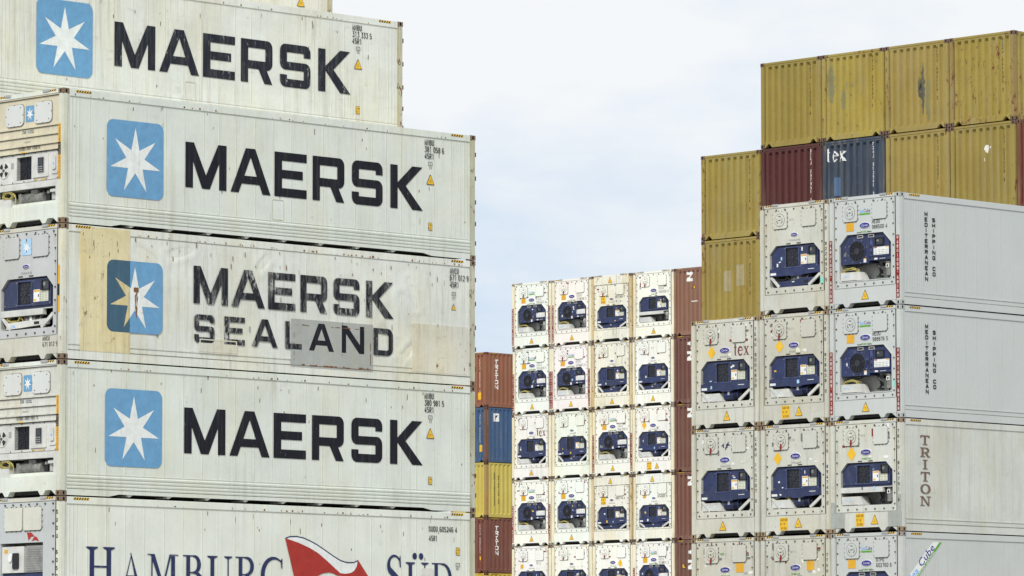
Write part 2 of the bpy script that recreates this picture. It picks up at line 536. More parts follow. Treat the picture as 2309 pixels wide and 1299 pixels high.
def stroke_text(mb, s, a, z, h, d, m, w=.5, sw=.15, align='L', gap=.11):
    """w: letter width over height"""
    xs = h * w / .56
    adv = (.56 + gap) * xs
    tot = adv * len(s) - gap * xs
    a -= {'L': 0, 'C': tot / 2, 'R': tot}[align]
    n = 0
    for ch in s:
        for pl in SF.get(ch, []):
            pts = [(a + x * xs, z + y * h) for x, y in pl]
            # mitred stroke
            t = sw * h / 2
            L_, R_ = [], []
            closed = pl[0] == pl[-1]
            for i, p in enumerate(pts):
                q0 = pts[i - 1] if i > 0 else (pts[-2] if closed else None)
                q1 = pts[i + 1] if i < len(pts) - 1 else (pts[1] if closed else None)
                ns = []
                for (u, v) in ((q0, p), (p, q1)):
                    if u is None or v is None: continue
                    dx, dy = v[0] - u[0], v[1] - u[1]
                    l = math.hypot(dx, dy) or 1
                    ns.append((-dy / l, dx / l))
                nx, ny = sum(k[0] for k in ns), sum(k[1] for k in ns)
                l = math.hypot(nx, ny) or 1
                nx, ny = nx / l, ny / l
                c = max(.45, nx * ns[0][0] + ny * ns[0][1])
                L_.append((p[0] + nx * t / c, p[1] + ny * t / c)); R_.append((p[0] - nx * t / c, p[1] - ny * t / c))
            for i in range(len(pts) - 1):
                mb.flat([[L_[i], L_[i + 1], R_[i + 1], R_[i]]], d + n * .0002, m)
            n = (n + 1) % 3
        a += adv if ch != ' ' else adv * .6
    return tot


def block(mb, ch, a, z, h, d, m, xs=None):
    w, loops = BLOCK[ch]
    xs = h if xs is None else xs
    mb.flat([[(a + x * xs, z + y * h) for x, y in l] for l in loops], d, m)


def ribbon(pts, ws):
    """closed outline of a stroke of changing width"""
    L_, R_ = [], []
    for i, p in enumerate(pts):
        q0, q1 = pts[max(0, i - 1)], pts[min(len(pts) - 1, i + 1)]
        dx, dy = q1[0] - q0[0], q1[1] - q0[1]
        l = math.hypot(dx, dy) or 1
        nx, ny = -dy / l, dx / l
        w = ws[i] / 2
        L_.append((p[0] + nx * w, p[1] + ny * w)); R_.append((p[0] - nx * w, p[1] - ny * w))
    return [L_[i:i + 1] and (L_[i], L_[i + 1], R_[i + 1], R_[i]) for i in range(len(pts) - 1)]


def rect(a0, a1, z0, z1): return [(a0, z0), (a1, z0), (a1, z1), (a0, z1)]


def serif_bar(cx, w, z, up, t=.028, stem=.14, br=.05):
    """flat serif with brackets; up=+1 grows upward from z (foot), -1 downward (head)"""
    return [(cx - w / 2, z), (cx - w / 2, z + up * t), (cx - stem / 2, z + up * (t + br)), (cx + stem / 2, z + up * (t + br)), (cx + w / 2, z + up * t), (cx + w / 2, z)]


def bowl(x0, x1, z0, z1, t=.14, thin=.045, n=12):
    c = (z0 + z1) / 2; rz = (z1 - z0) / 2 - thin / 2
    pts = [(x0 + (x1 - t / 2 - x0) * math.cos(R(90 - 180 * i / n)) ** .8 if 0 < i < n else x0, c + rz * math.sin(R(90 - 180 * i / n))) for i in range(n + 1)]
    ws = [thin + (t - thin) * math.sin(math.pi * i / n) for i in range(n + 1)]
    return ribbon(pts, ws)


def serif_glyph(ch):
    """book-face capitals: (width, list of outlines)"""
    if ch == 'H':
        o = []
        for cx in (.2, .74):
            o += [rect(cx - .07, cx + .07, .06, .94), serif_bar(cx, .37, 0, 1), serif_bar(cx, .37, 1, -1)]
        return .94, o + [rect(.27, .67, .50, .545)]
    if ch == 'A':
        return .92, [[(.10, .03), (.42, .93), (.46, .97), (.155, .03)], [(.40, 1.0), (.43, 1.02), (.84, .03), (.68, .03)], rect(.24, .64, .34, .38),
                     serif_bar(.13, .26, 0, 1, stem=.05), serif_bar(.76, .34, 0, 1)]
    if ch == 'M':
        return 1.14, [rect(.14, .185, .04, .95), rect(.86, 1.0, .04, .96), [(.10, 1), (.26, 1), (.59, .16), (.54, 0)], [(.80, 1), (.87, 1), (.565, 0), (.54, .10)],
                      serif_bar(.16, .28, 0, 1, stem=.05), serif_bar(.93, .34, 0, 1), rect(0, .20, .972, 1), rect(.84, 1.12, .972, 1)]
    if ch == 'B':
        return .74, [rect(.12, .26, .04, .97), rect(0, .40, .965, 1), rect(0, .40, 0, .035)] + bowl(.36, .66, .49, 1.0) + bowl(.36, .73, 0, .535) + [rect(.25, .37, .49, .53)]
    if ch == 'U':
        return .92, [rect(.12, .26, .3, .97), serif_bar(.19, .38, 1, -1), serif_bar(.78, .30, 1, -1, stem=.05), rect(.755, .80, .35, .97)] + \
            ribbon(arc(.465, .32, .275, 180, 360, 14, .29), [.14 - .1 * (i / 14) for i in range(15)])
    if ch == 'R':
        return .84, [rect(.12, .26, .04, .97), rect(0, .40, .965, 1), serif_bar(.19, .38, 0, 1), [(.36, .49), (.50, .49), (.86, .02), (.66, .02)], rect(.62, .90, 0, .03)] + bowl(.36, .70, .47, 1.0) + [rect(.25, .38, .47, .51)]
    if ch == 'G':
        return .92, ribbon(arc(.52, .5, .45, 52, 308, 24, .49), [.04 + .11 * math.sin(math.pi * i / 24) ** 1.3 for i in range(25)]) + \
            [[(.77, .93), (.84, 1.0), (.84, .70), (.80, .70)], rect(.70, .83, .05, .42), serif_bar(.765, .34, .44, -1)]
    if ch == 'S':
        pts = arc(.33, .755, .235, 35, 215, 14, .22) + [(.21, .58), (.33, .50), (.45, .42)] + arc(.31, .24, .235, 40, -150, 14, .22)
        n = len(pts)
        return .62, ribbon(pts, [.05 + .11 * math.exp(-((i / (n - 1) - .5) / .22) ** 2) for i in range(n)]) + [[(.50, .90), (.56, 1.0), (.58, .70), (.54, .70)], [(.03, .32), (.07, .32), (.11, .10), (.05, 0)]]
    if ch == 'D':
        return .88, [rect(.12, .26, .04, .97), rect(0, .42, .965, 1), rect(0, .42, 0, .035)] + bowl(.40, .87, 0, 1.0)
    if ch == 't':
        return .42, [rect(.12, .27, .10, .92), rect(.03, .36, .645, .70), [(.13, .92), (.26, .92), (.26, .98)]] + ribbon(arc(.29, .13, .10, 180, 300, 6), [.13, .11, .09, .07, .05, .04, .03])
    if ch == 'e':
        return .55, ribbon(arc(.28, .35, .22, 8, 325, 20, .33), [.07 + .08 * math.sin(math.pi * i / 20) for i in range(21)]) + [rect(.10, .50, .37, .42)]
    if ch == 'x':
        return .62, [[(.06, .69), (.22, .69), (.56, .02), (.40, .02)], [(.46, .69), (.54, .69), (.16, .02), (.08, .02)], rect(0, .28, .66, .70), rect(.38, .60, .66, .70), rect(0, .22, 0, .04), rect(.34, .62, 0, .04)]
    # slab capitals for the vertical name
    if ch == 'T_':
        return .86, [rect(.34, .52, .06, .96), rect(.02, .84, .88, 1.0), rect(.02, .12, .72, .90), rect(.74, .84, .72, .90), rect(.22, .64, 0, .09)]
    if ch == 'R_':
        return .9, [rect(.14, .32, .06, .95), rect(.02, .46, .91, 1.0), rect(.02, .44, 0, .09), [(.42, .46), (.60, .46), (.80, .06), (.62, .06)], rect(.62, .90, 0, .09)] + bowl(.42, .82, .42, 1.0, .17, .09) + [rect(.30, .44, .42, .51)]
    if ch == 'I_':
        return .5, [rect(.16, .34, .06, .95), rect(.04, .46, .91, 1.0), rect(.04, .46, 0, .09)]
    if ch == 'O_':
        return .9, ribbon(arc(.45, .5, .36, 0, 360, 28, .46), [.09 + .10 * abs(math.cos(2 * math.pi * i / 28)) for i in range(29)])
    if ch == 'N_':
        return .95, [rect(.12, .22, .06, .95), rect(.72, .82, .06, .96), [(.10, 1), (.28, 1), (.84, 0), (.68, 0)], rect(0, .26, .91, 1.0), rect(.58, .95, .91, 1.0), rect(0, .38, 0, .09)]
    return .5, []


def serif(mb, ch, a, z, h, d, m, xs=None, center=False):
    w, outs = serif_glyph(ch)
    xs = xs or h
    if center: a -= w * xs / 2
    for i, o in enumerate(outs):
        mb.flat([[(a + p[0] * xs, z + p[1] * h) for p in o]], d + i * .00025, m)
    return w * xs


# ------------------------------------------------------------------ object helpers
GROUPS = {
    'L': 'white containers in the near left stack',
    'R': 'refrigerated containers in the near right stack',
    'Y': 'dry containers in the high stack behind the right stack',
    'M': 'refrigerated containers in the distant middle stack',
    'MD': 'red dry containers at the right side of the middle stack',
    'T': 'dry containers in the narrow far stack',
}


def part(parent, name, me, color=None, label=None):
    o = bpy.data.objects.new(name, me)
    COL.objects.link(o)
    o.parent = parent
    if color: o.color = color
    if label: o['label'] = label
    return o


def thing(name, loc, label, cat, group=None):
    o = bpy.data.objects.new(name, None)
    COL.objects.link(o)
    o.location = loc
    jr = random.Random(str(label))
    o.rotation_euler.z = jr.uniform(-.0012, .0012)
    o['label'] = label
    o['category'] = cat
    if group: o['group'] = group
    return o


CACHE = {}


def cached(key, fn, *a, **k):
    if key not in CACHE: CACHE[key] = fn(*a, **k)
    return CACHE[key]


def clean(c, a): return (c[0], c[1], c[2], a)


# ------------------------------------------------------------------ parts common to all containers
def m_casting(xe, ye, ze, H):
    """corner casting; xe, ye, ze are -1/+1"""
    mb = MB('raw')
    x0, x1 = (-CL / 2, -CL / 2 + .178) if xe < 0 else (CL / 2 - .178, CL / 2)
    y0, y1 = (-CW / 2, -CW / 2 + .162) if ye < 0 else (CW / 2 - .162, CW / 2)
    z0, z1 = (0.006, .118) if ze < 0 else (H - .118, H - .006)
    p = 'bare_rusty_steel'
    me = MB('raw')
    me.box(x0, x1, y0, y1, z0, z1, p)
    bmesh.ops.bevel(me.bm, geom=me.bm.edges[:], offset=.008, segments=2, affect='EDGES')
    zc = (z0 + z1) / 2
    yc, xc = (y0 + y1) / 2, (x0 + x1) / 2
    k = me.mi('hole_black')
    n = 14
    for side in (0, 1):
        vs = []
        for i in range(n):
            u, w = .026 * math.cos(2 * math.pi * i / n), .040 * math.sin(2 * math.pi * i / n)
            if side == 0: vs.append(me.bm.verts.new((x0 - .0015 if xe < 0 else x1 + .0015, yc + u, zc + w)))
            else: vs.append(me.bm.verts.new((xc + u, y0 - .0015 if ye < 0 else y1 + .0015, zc + w)))
        f = me.bm.faces.new(vs); f.material_index = k
    return me.done('corner_casting', False)


def m_post(xe, ye, H, wide=.16):
    me = MB('raw')
    p = 'container_paint'
    x0, x1 = (-CL / 2 + .004, -CL / 2 + .15) if xe < 0 else (CL / 2 - .15, CL / 2 - .004)
    y0, y1 = (-CW / 2 + .004, -CW / 2 + wide) if ye < 0 else (CW / 2 - wide, CW / 2 - .004)
    me.box(x0, x1, y0, y1, .118, H - .118, p)
    bmesh.ops.bevel(me.bm, geom=[e for e in me.bm.edges if abs((e.verts[0].co - e.verts[1].co).z) > 1], offset=.02, segments=2, affect='EDGES')
    # folded flange beside the post on the long side
    s = 1 if xe < 0 else -1
    xa = x1 if xe < 0 else x0
    yo = -CW / 2 if ye < 0 else CW / 2
    sg = 1 if ye < 0 else -1
    a0, a1 = sorted((xa, xa + s * .03))
    b0, b1 = sorted((yo + sg * .014, yo + sg * .06))
    me.box(a0, a1, b0, b1, .118, H - .118, p)
    return me.done('corner_post')


def castings_posts(root, H, post_col, cast_col, far_dirty=None):
    for xe in (-1, 1):
        for ye in (-1, 1):
            c = post_col
            if xe > 0 and far_dirty: c = far_dirty
            part(root, 'corner_post', cached(('post', xe, ye, H), m_post, xe, ye, H), c)
            for ze in (-1, 1):
                part(root, 'corner_casting', cached(('cast', xe, ye, ze, H), m_casting, xe, ye, ze, H), cast_col)


def m_hazard(H, side=True, end=True):
    me = None
    mb = MB('S')
    def stripes(frame, a0, a1, z0, z1, d):
        mb.frame = frame
        mb.flat([rect(a0, a1, z0, z1)], d, 'warning_yellow')
        n = max(3, int((a1 - a0) / .065))
        w = (a1 - a0) / n
        for i in range(n):
            x = a0 + i * w
            mb.flat([[(x, z0), (x + w * .5, z0), (min(a1, x + w * .95), z1), (x + w * .45, z1)]], d + .0015, 'marking_black')
    if side: 
        stripes('S', .36, .78, H - .075, H - .03, .0)
        stripes('S', CL - .78, CL - .4, H - .075, H - .03, .0)
    if end:
        stripes('E', .22, .54, H - .055, H - .016, -.004)
        stripes('E', CW - .56, CW - .24, H - .055, H - .016, -.004)
    return mb.done('hazard_tape', False)


# ------------------------------------------------------------------ refrigerated container shell
RH = 2.896


def m_reefer_shell(style):
    p = 'container_paint'
    mb = MB('raw')
    hw = CW / 2
    # insulated core (starts behind the machinery recess) and the skins round the recess
    mb.box(-CL / 2 + .56, CL / 2 - .04, -hw + .026, hw - .026, .17, 2.80, p)
    for s in (-1, 1):
        y0, y1 = sorted((s * (hw - .026), s * (hw - .07)))
        mb.box(-CL / 2 + .12, -CL / 2 + .56, y0, y1, .17, 2.80, p)
    mb.box(-CL / 2 + .10, -CL / 2 + .56, -hw + .07, hw - .07, 2.70, 2.80, p)
    mb.box(-CL / 2 + .10, -CL / 2 + .56, -hw + .07, hw - .07, .17, .52, p)
    mb.box(-CL / 2 + .12, CL / 2 - .12, -hw + .05, hw - .05, 2.80, 2.85, p)      # roof
    mb.frame = 'S'
    # top side rail
    mb.box(.178, CL - .178, 2.735, 2.872, -.06, -.006, p)
    mb.box(.178, CL - .178, 2.872, 2.884, -.06, -.012, p)
    # panel seams
    rnd = random.Random(5)
    xs = []
    if style == 'plain_ribbed':
        xs = [.234, .30, .374, .42, .474, .54, .614, .67, .734, .82, .903, 1.419, 1.784, 2.15, 2.559, 3.01, 3.506, 4.004, 4.505]
        while xs[-1] < 11.6: xs.append(xs[-1] + .5)
    else:
        xs = [.26, .36, .46]
        x = .75
        while x < 11.5:
            xs.append(x); x += rnd.uniform(.44, .56)
        xs += [11.72, 11.83, 11.93]
    zb = .50 if style == 'banded' else .33
    for x in xs:
        w = .007
        if style == 'plain_ribbed' and x < 1: w = .012
        mb.prism([(x - w, zb), (x + w, zb), (x + w, 2.725), (x - w, 2.725)], -.03, -.0205, p)
        if style == 'plain_ribbed': mb.box(x + w, x + w + .010, zb, 2.725, -.03, -.0235, 'seam_pale')
        else: mb.box(x + w, x + w + .009, zb, 2.725, -.03, -.0235, 'seam_grime')
    if style == 'banded':
        for i in range(4):
            z = .155 + i * .075
            pts = [(z, -.026), (z + .012, -.006), (z + .045, -.002), (z + .06, -.026)]
            # long rounded swage
            for (za, da), (zc, dc) in zip(pts, pts[1:]):
                mb.face([(.178, za, da), (CL - .178, za, da), (CL - .178, zc, dc), (.178, zc, dc)], p)
        mb.box(.178, CL - .178, .47, .482, -.03, -.018, p)
    else:
        mb.box(.178, CL - .178, .325, .345, -.03, -.012, p)
        mb.box(.178, CL - .178, .20, .215, -.05, -.004, 'groove_dark')
    # bottom side rail: deep at the ends, cut away between over the cross members
    if style == 'banded':
        poly = [(.178, .02), (1.35, .02), (1.62, .072), (10.55, .072), (10.82, .02), (CL - .178, .02), (CL - .178, .15), (.178, .15)]
        mb.prism(poly, -.05, -.010, p)
        x = 1.9
        while x < 10.4:
            mb.prism([(x, .025), (x + .05, .025), (x + .15, .075), (x - .02, .075)], -.45, -.05, p)
            x += 1.10
    else:
        poly = [(.178, .018), (CL - .178, .018), (CL - .178, .20), (.178, .20)]
        mb.prism(poly, -.06, -.004 if style == 'plain_ribbed' else -.008, p)
    # same rails on the hidden long side, simpler
    mb.frame = 'raw'
    mb.box(-CL / 2 + .178, CL / 2 - .178, hw - .06, hw - .008, 2.735, 2.884, p)
    mb.box(-CL / 2 + .178, CL / 2 - .178, hw - .06, hw - .008, .02, .15, p)
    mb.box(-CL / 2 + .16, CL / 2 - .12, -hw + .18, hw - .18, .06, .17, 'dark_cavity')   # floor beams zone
    return mb.done('insulated_shell')


def m_top_sill(kind):
    p = 'container_paint'
    mb = MB('E')
    mb.box(.178, CW - .178, 2.80, 2.885, -.10, -.006, p)
    for c in (.56, 1.86):
        mb.box(c - .10, c + .10, 2.845, 2.90, -.03, .012, 'galvanised')
    if kind == 'H':
        mb.box(.165, CW - .165, 2.48, 2.80, -.10, -.008, p)
        mb.box(.175, CW - .175, 2.474, 2.482, -.10, .0, 'groove_dark')
    return mb.done('top_sill')


def m_end_frame(kind):
    """bottom sill of the machinery end"""
    p = 'container_paint'
    mb = MB('E')
    # lower sill with two lugs reaching down
    mb.box(.165, CW - .165, .13, .525, -.10, -.006, p)
    mb.prism([(.178, .02), (.215, .02), (.33, .13), (.178, .13)], -.08, -.012, p)
    mb.prism([(CW - .178, .02), (CW - .33, .13), (CW - .178, .13)], -.08, -.012, p)
    for c in (.60, 1.80):
        mb.prism([(c - .05, .03), (c + .05, .03), (c + .13, .13), (c - .13, .13)], -.16, -.004, p)
    return mb.done('bottom_sill')


def octa(x0, x1, z0, z1, ct, cb=0.0001):
    """12 points, chamfer ct at the top corners and cb at the bottom, with the chamfer middles"""
    return [(x0 + cb, z0), (x1 - cb, z0), (x1 - cb / 2, z0 + cb / 2), (x1, z0 + cb), (x1, z1 - ct), (x1 - ct / 2, z1 - ct / 2), (x1 - ct, z1),
            (x0 + ct, z1), (x0 + ct / 2, z1 - ct / 2), (x0, z1 - ct), (x0, z0 + cb), (x0 + cb / 2, z0 + cb / 2)]


def outer12(x0, x1, z0, z1, inner):
    i = inner
    return [(i[0][0], z0), (i[1][0], z0), (x1, z0), (x1, i[3][1]), (x1, i[4][1]), (x1, z1), (i[6][0], z1), (i[7][0], z1), (x0, z1), (x0, i[9][1]), (x0, i[10][1]), (x0, z0)]


PX0, PX1, PZ0, PZ1 = .195, 2.243, .53, 2.795


def m_unit_panel(kind, dz=0.):
    p = 'container_paint'
    mb = MB('E')
    top = PZ1 + (dz - .03 if dz else 0)
    zt = (1.90 if kind == 'C' else 1.80) + dz
    inner = octa(.352, 2.12, .70 + dz * .45, zt, .27 if kind == 'C' else .22, .05)
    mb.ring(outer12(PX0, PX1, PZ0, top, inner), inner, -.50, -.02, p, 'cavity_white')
    # raised rim round the opening
    if kind == 'C':
        in2 = octa(.352, 2.12, .70 + dz * .45, zt, .27, .05)
        ou2 = octa(.325, 2.147, .68 + dz * .45, zt + .02, .28, .05)
        mb.ring(ou2, in2, -.03, -.006, p)
    # thin gap line round the panel
    g = 'groove_dark'
    mb.box(PX0 - .012, PX0, PZ0, top, -.08, -.018, g)
    mb.box(PX1, PX1 + .012, PZ0, top, -.08, -.018, g)
    mb.box(PX0, PX1, PZ0 - .012, PZ0, -.08, -.003, g)
    # bolts with washers
    for i in range(7):
        a = PX0 + .10 + i * (PX1 - PX0 - .2) / 6
        for z in (top - .055, PZ0 + .07):
            mb.ell(a, z, .020, .020, -.02, .004, 'bolt_dark', 8)
    for i in range(8):
        z = PZ0 + .18 + i * (top - PZ0 - .32) / 7
        for a in (PX0 + .045, PX1 - .045):
            mb.ell(a, z, .018, .018, -.02, .004, 'bolt_dark', 8)
    rd = random.Random(int(abs(dz) * 100) + (1 if kind == 'C' else 2))
    for i in range(22 if kind != 'C' else 8):
        a = rd.choice([PX0 + .045, PX1 - .045, PX0 + .10 + rd.randint(0, 6) * (PX1 - PX0 - .2) / 6])
        z = top - .075 if PX0 + .06 < a < PX1 - .06 else PZ0 + .16 + rd.randint(0, 7) * (top - PZ0 - .32) / 7
        l = rd.uniform(.06, .30)
        mb.flat([[(a - .009, z), (a + .009, z), (a + .004, z - l), (a - .003, z - l)]], -.0192 + i * .00003, 'grime_streak')
    # recess back wall
    mb.frame = 'E'
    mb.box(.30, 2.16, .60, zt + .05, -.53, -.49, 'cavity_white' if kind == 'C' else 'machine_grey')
    if dz == 0 and kind != 'C':
        for a in (.80, 1.22, 1.66):
            mb.prism([(a - .02, zt + .55), (a + .02, zt + .55), (a + .02, 2.70), (a - .02, 2.70)], -.022, -.012, p)
    # hook slots above the opening
    for a in (1.02, 1.38):
        mb.box(a - .07, a + .07, zt + .02, zt + .045, -.03, -.010, 'bolt_dark')
    return mb.done('unit_panel')


def m_hatch(a0, a1, z0, z1, disc):
    p = 'container_paint'
    mb = MB('E')
    c = .05
    def rr(x0, x1, y0, y1, c):
        return arc(x1 - c, y1 - c, c, 90, 0, 4)[::1] + arc(x1 - c, y0 + c, c, 0, -90, 4) + arc(x0 + c, y0 + c, c, -90, -180, 4) + arc(x0 + c, y1 - c, c, 180, 90, 4)
    mb.prism(rr(a0 - .008, a1 + .008, z0 - .012, z1 + .004, c + .004), -.02, -.012, 'groove_dark')
    mb.prism(rr(a0, a1, z0, z1, c), -.02, .010, p)
    for i in range(4):
        for z in (z0 - .015, z1 + .015):
            mb.ell(a0 + .06 + i * (a1 - a0 - .12) / 3, z, .011, .011, -.02, 0, 'bolt_dark', 6)
        for a in (a0 - .02, a1 + .02):
            mb.ell(a, z0 + .06 + i * (z1 - z0 - .12) / 3, .011, .011, -.02, 0, 'bolt_dark', 6)
    if disc:
        ca, cz = (a0 + a1) / 2, (z0 + z1) / 2
        mb.ell(ca, cz, .175, .175, .010, .013, 'groove_dark', 24)
        mb.ell(ca, cz, .163, .163, .010, .017, p, 24)
        for ang in (90, 210, 330):
            pts = arc(ca, cz, .10, ang - 26, ang + 26, 5)
            for q in ribbon(pts, [.028] * 6): mb.flat([q], .019, 'groove_dark')
        for ang in (30, 150, 270):
            x, y = math.cos(R(ang)), math.sin(R(ang))
            mb.prism([(ca - y * .012, cz + x * .012), (ca + y * .012, cz - x * .012), (ca + x * .13 + y * .012, cz + y * .13 - x * .012), (ca + x * .13 - y * .012, cz + y * .13 + x * .012)], .017, .030, p)
        mb.ell(ca, cz, .018, .018, .017, .034, 'bolt_dark', 8)
    return mb.done('vent_cover' if disc else 'access_cover')


def m_rect_unit(zb, zt, low):
    """navy casing with a square fan opening; low = height of the bottom of the casing"""
    mb = MB('E')
    n = 'navy_casing'
    c = .20
    mb.prism([(.37, low), (2.10, low), (2.10, zt - c), (2.10 - c, zt), (.37 + c, zt), (.37, zt - c)], -.40, -.09, n)
    # right hand door and left wall plates proud of the casing
    mb.prism([(1.37, low + .06), (2.01, low + .06), (2.01, zt - .10), (1.93, zt - .02), (1.37, zt - .02)], -.09, -.055, n)
    mb.prism([(.40, low + .06), (.88, low + .06), (.88, zt - .03), (.60, zt - .03), (.40, zt - .22)], -.09, -.065, n)
    mb.box(2.03, 2.09, low + .1, zt - .28, -.09, -.07, 'black_plastic')
    for a, z in ((1.40, low + .1), (1.97, low + .1), (1.40, zt - .06), (.84, low + .1), (.84, zt - .07), (.44, low + .1)):
        mb.ell(a, z, .010, .010, -.065, -.048, 'galvanised', 6)
    return mb.done('refrigeration_unit')


def m_rect_fan(z0, z1):
    mb = MB('E')
    mb.ring([(.87, z0 - .03), (1.36, z0 - .03), (1.36, z1 + .03), (.87, z1 + .03)], [(.90, z0), (1.335, z0), (1.335, z1), (.90, z1)], -.09, -.045, 'dusty_navy', 'grille_dark')
    mb.box(.90, 1.335, z0, z1, -.10, -.082, 'grille_dark')
    ca, cz = 1.13, (z0 + z1) / 2
    for i in range(9):
        t = 2 * math.pi * i / 9
        pts = []
        for r, o in ((.05, 0), (.20, .28), (.20, .62), (.05, .5)):
            pts.append((ca + r * math.cos(t + o), cz + r * 1.2 * math.sin(t + o)))
        mb.prism(pts, -.08, -.074, 'blade_grey')
    mb.ell(ca, cz, .045, .045, -.08, -.06, 'blade_grey', 12)
    for k in range(7):
        mb.tube([(.90, z0 + (k + .5) * (z1 - z0) / 7, -.056), (1.335, z0 + (k + .5) * (z1 - z0) / 7, -.056)], .003, 'black_plastic', 4)
    return mb.done('fan')


def m_round_unit():
    mb = MB('E')
    n = 'navy_casing'
    mb.prism([(.36, 1.14), (1.33, 1.14), (1.33, 1.885), (.62, 1.885), (.36, 1.62)], -.40, -.06, n)
    mb.prism([(1.34, 1.20), (2.11, 1.20), (2.11, 1.62), (1.85, 1.885), (1.34, 1.885)], -.40, -.075, n)
    mb.prism([(1.48, 1.28), (2.03, 1.28), (2.03, 1.66), (1.88, 1.83), (1.48, 1.83)], -.075, -.05, n)
    mb.box(1.34, 2.10, 1.19, 1.26, -.08, -.04, n)
    mb.box(1.35, 1.45, 1.30, 1.80, -.075, -.055, 'dusty_navy')
    for a, z in ((1.36, 1.52), (1.36, 1.36)): mb.box(a + .02, a + .06, z, z + .07, -.06, -.046, 'black_plastic')
    for a in (1.04, 1.42):                   # lifting slots
        mb.ring([(a - .10, 1.79), (a + .10, 1.79), (a + .10, 1.87), (a - .10, 1.87)], [(a - .075, 1.81), (a + .075, 1.81), (a + .075, 1.85), (a - .075, 1.85)], -.06, -.035, 'galvanised', 'black_plastic')
        mb.box(a - .075, a + .075, 1.81, 1.85, -.062, -.050, 'black_plastic')
    for t in range(8):
        mb.ell(.93 + .33 * math.cos(t * math.pi / 4 + .3), 1.46 + .33 * math.sin(t * math.pi / 4 + .3) * .95, .010, .010, -.06, -.048, 'galvanised', 6)
    for z in (1.25, 1.45, 1.6): mb.ell(.52, z, .010, .010, -.06, -.048, 'galvanised', 6)
    return mb.done('refrigeration_unit')


def m_round_fan():
    mb = MB('E')
    ca, cz, r = .93, 1.46, .262
    n = 28
    ci = lambda q: [(ca + q * math.cos(2 * math.pi * i / n), cz + q * math.sin(2 * math.pi * i / n)) for i in range(n)]
    mb.ring(ci(r + .015), ci(r), -.06, -.04, 'dusty_navy', 'black_plastic')
    mb.prism(ci(r), -.07, -.056, 'black_plastic')
    for i in range(12):
        t = 2 * math.pi * i / 12
        pts = [(ca + q * math.cos(t + o), cz + q * math.sin(t + o)) for q, o in ((.08, 0), (.24, .12), (.24, .36), (.08, .34))]
        mb.prism(pts, -.055, -.050, 'grille_dark')
    for q in (.12, .155, .19, .22):
        pts = ci(q) + [ci(q)[0]]
        mb.tube([(p[0], p[1], -.042) for p in pts], .003, 'black_plastic', 4)
    mb.ell(ca, cz, .085, .085, -.05, -.034, 'blade_grey', 18)
    return mb.done('fan')


def m_display(a0, a1, z0, z1, d):
    mb = MB('E')
    mb.ring([(a0, z0), (a1, z0), (a1, z1), (a0, z1)], [(a0 + .025, z0 + .03), (a1 - .025, z0 + .03), (a1 - .025, z1 - .025), (a0 + .025, z1 - .025)], d, d + .03, 'black_plastic')
    mb.box(a0 + .02, a1 - .02, z0 + .02, z1 - .02, d, d + .008, 'screen_glass')
    mb.box(a0 + .05, a0 + .12, z0 + .10, z1 - .05, d + .008, d + .010, 'machine_grey')
    return mb.done('control_display')


def m_labels(kind, low, zt):
    mb = MB('E')
    if kind == 'C':
        d = -.048
        mb.flat([rect(1.49, 2.01, 1.33, 1.53)], d, 'label_white')
        mb.flat([rect(1.50, 1.60, 1.50, 1.525)], d + .001, 'flag_red')
        mb.flat([rect(1.90, 2.0, 1.50, 1.525)], d + .001, 'warning_yellow')
        for i in range(4):
            for k in range(3):
                mb.flat([rect(1.52 + i * .12, 1.61 + i * .12, 1.35 + k * .045, 1.362 + k * .045)], d + .001, 'marking_grey')
        mb.flat([rect(1.14, 1.23, 1.16, 1.27)], -.058, 'label_white')
        mb.flat([rect(1.14, 1.23, 1.245, 1.27)], -.057, 'label_orange')
        mb.flat([rect(1.52, 1.63, 1.205, 1.25)], -.038, 'label_white')
        mb.flat([rect(1.70, 1.90, 1.222, 1.232)], -.038, 'label_white')
    else:
        d = -.052
        z = low + .14
        mb.flat([rect(1.42, 1.63, z, z + .26)], d, 'label_white')
        mb.flat([rect(1.43, 1.62, z + .21, z + .25)], d + .001, 'label_orange')
        mb.flat([rect(1.43, 1.52, z + .02, z + .06)], d + .001, 'warning_yellow')
        mb.flat([rect(1.57, 1.60, z + .10, z + .16)], d + .001, 'marking_black')
        mb.flat([rect(1.65, 1.92, z, z + .24)], d, 'label_cream')
        for i in range(2):
            for k in range(5):
                mb.flat([rect(1.67 + i * .12, 1.77 + i * .12, z + .02 + k * .04, z + .032 + k * .04)], d + .001, 'marking_grey')
    return mb.done('instruction_label', False)


def m_stickers(seed, kind, lw, zt):
    mb = MB('E')
    r = random.Random(seed)
    for k in range(r.randint(2, 5)):
        m = r.choice(['label_white', 'label_white', 'label_cream', 'warning_yellow', 'tape_grey', 'faded_blue_paint', 'black_plastic'])
        w, h = r.uniform(.03, .09), r.uniform(.03, .10)
        if kind == 'C': a, z, d = r.choice([(r.uniform(.42, .58), r.uniform(1.2, 1.5), -.058), (r.uniform(1.20, 1.28), r.uniform(1.3, 1.7), -.058), (r.uniform(1.5, 1.55), r.uniform(1.6, 1.75), -.048)])
        else: a, z, d = r.choice([(r.uniform(.44, .75), r.uniform(lw + .08, zt - .25), -.063), (r.uniform(1.40, 1.60), r.uniform(lw + .42, zt - .15), -.053), (r.uniform(.6, 1.6), lw - .08, -.013)])
        mb.flat([[(a, z), (a + w, z + r.uniform(-.01, .01)), (a + w, z + h), (a, z + h + r.uniform(-.01, .01))]], d + k * .0003, m)
    return mb.done('sticker', False)


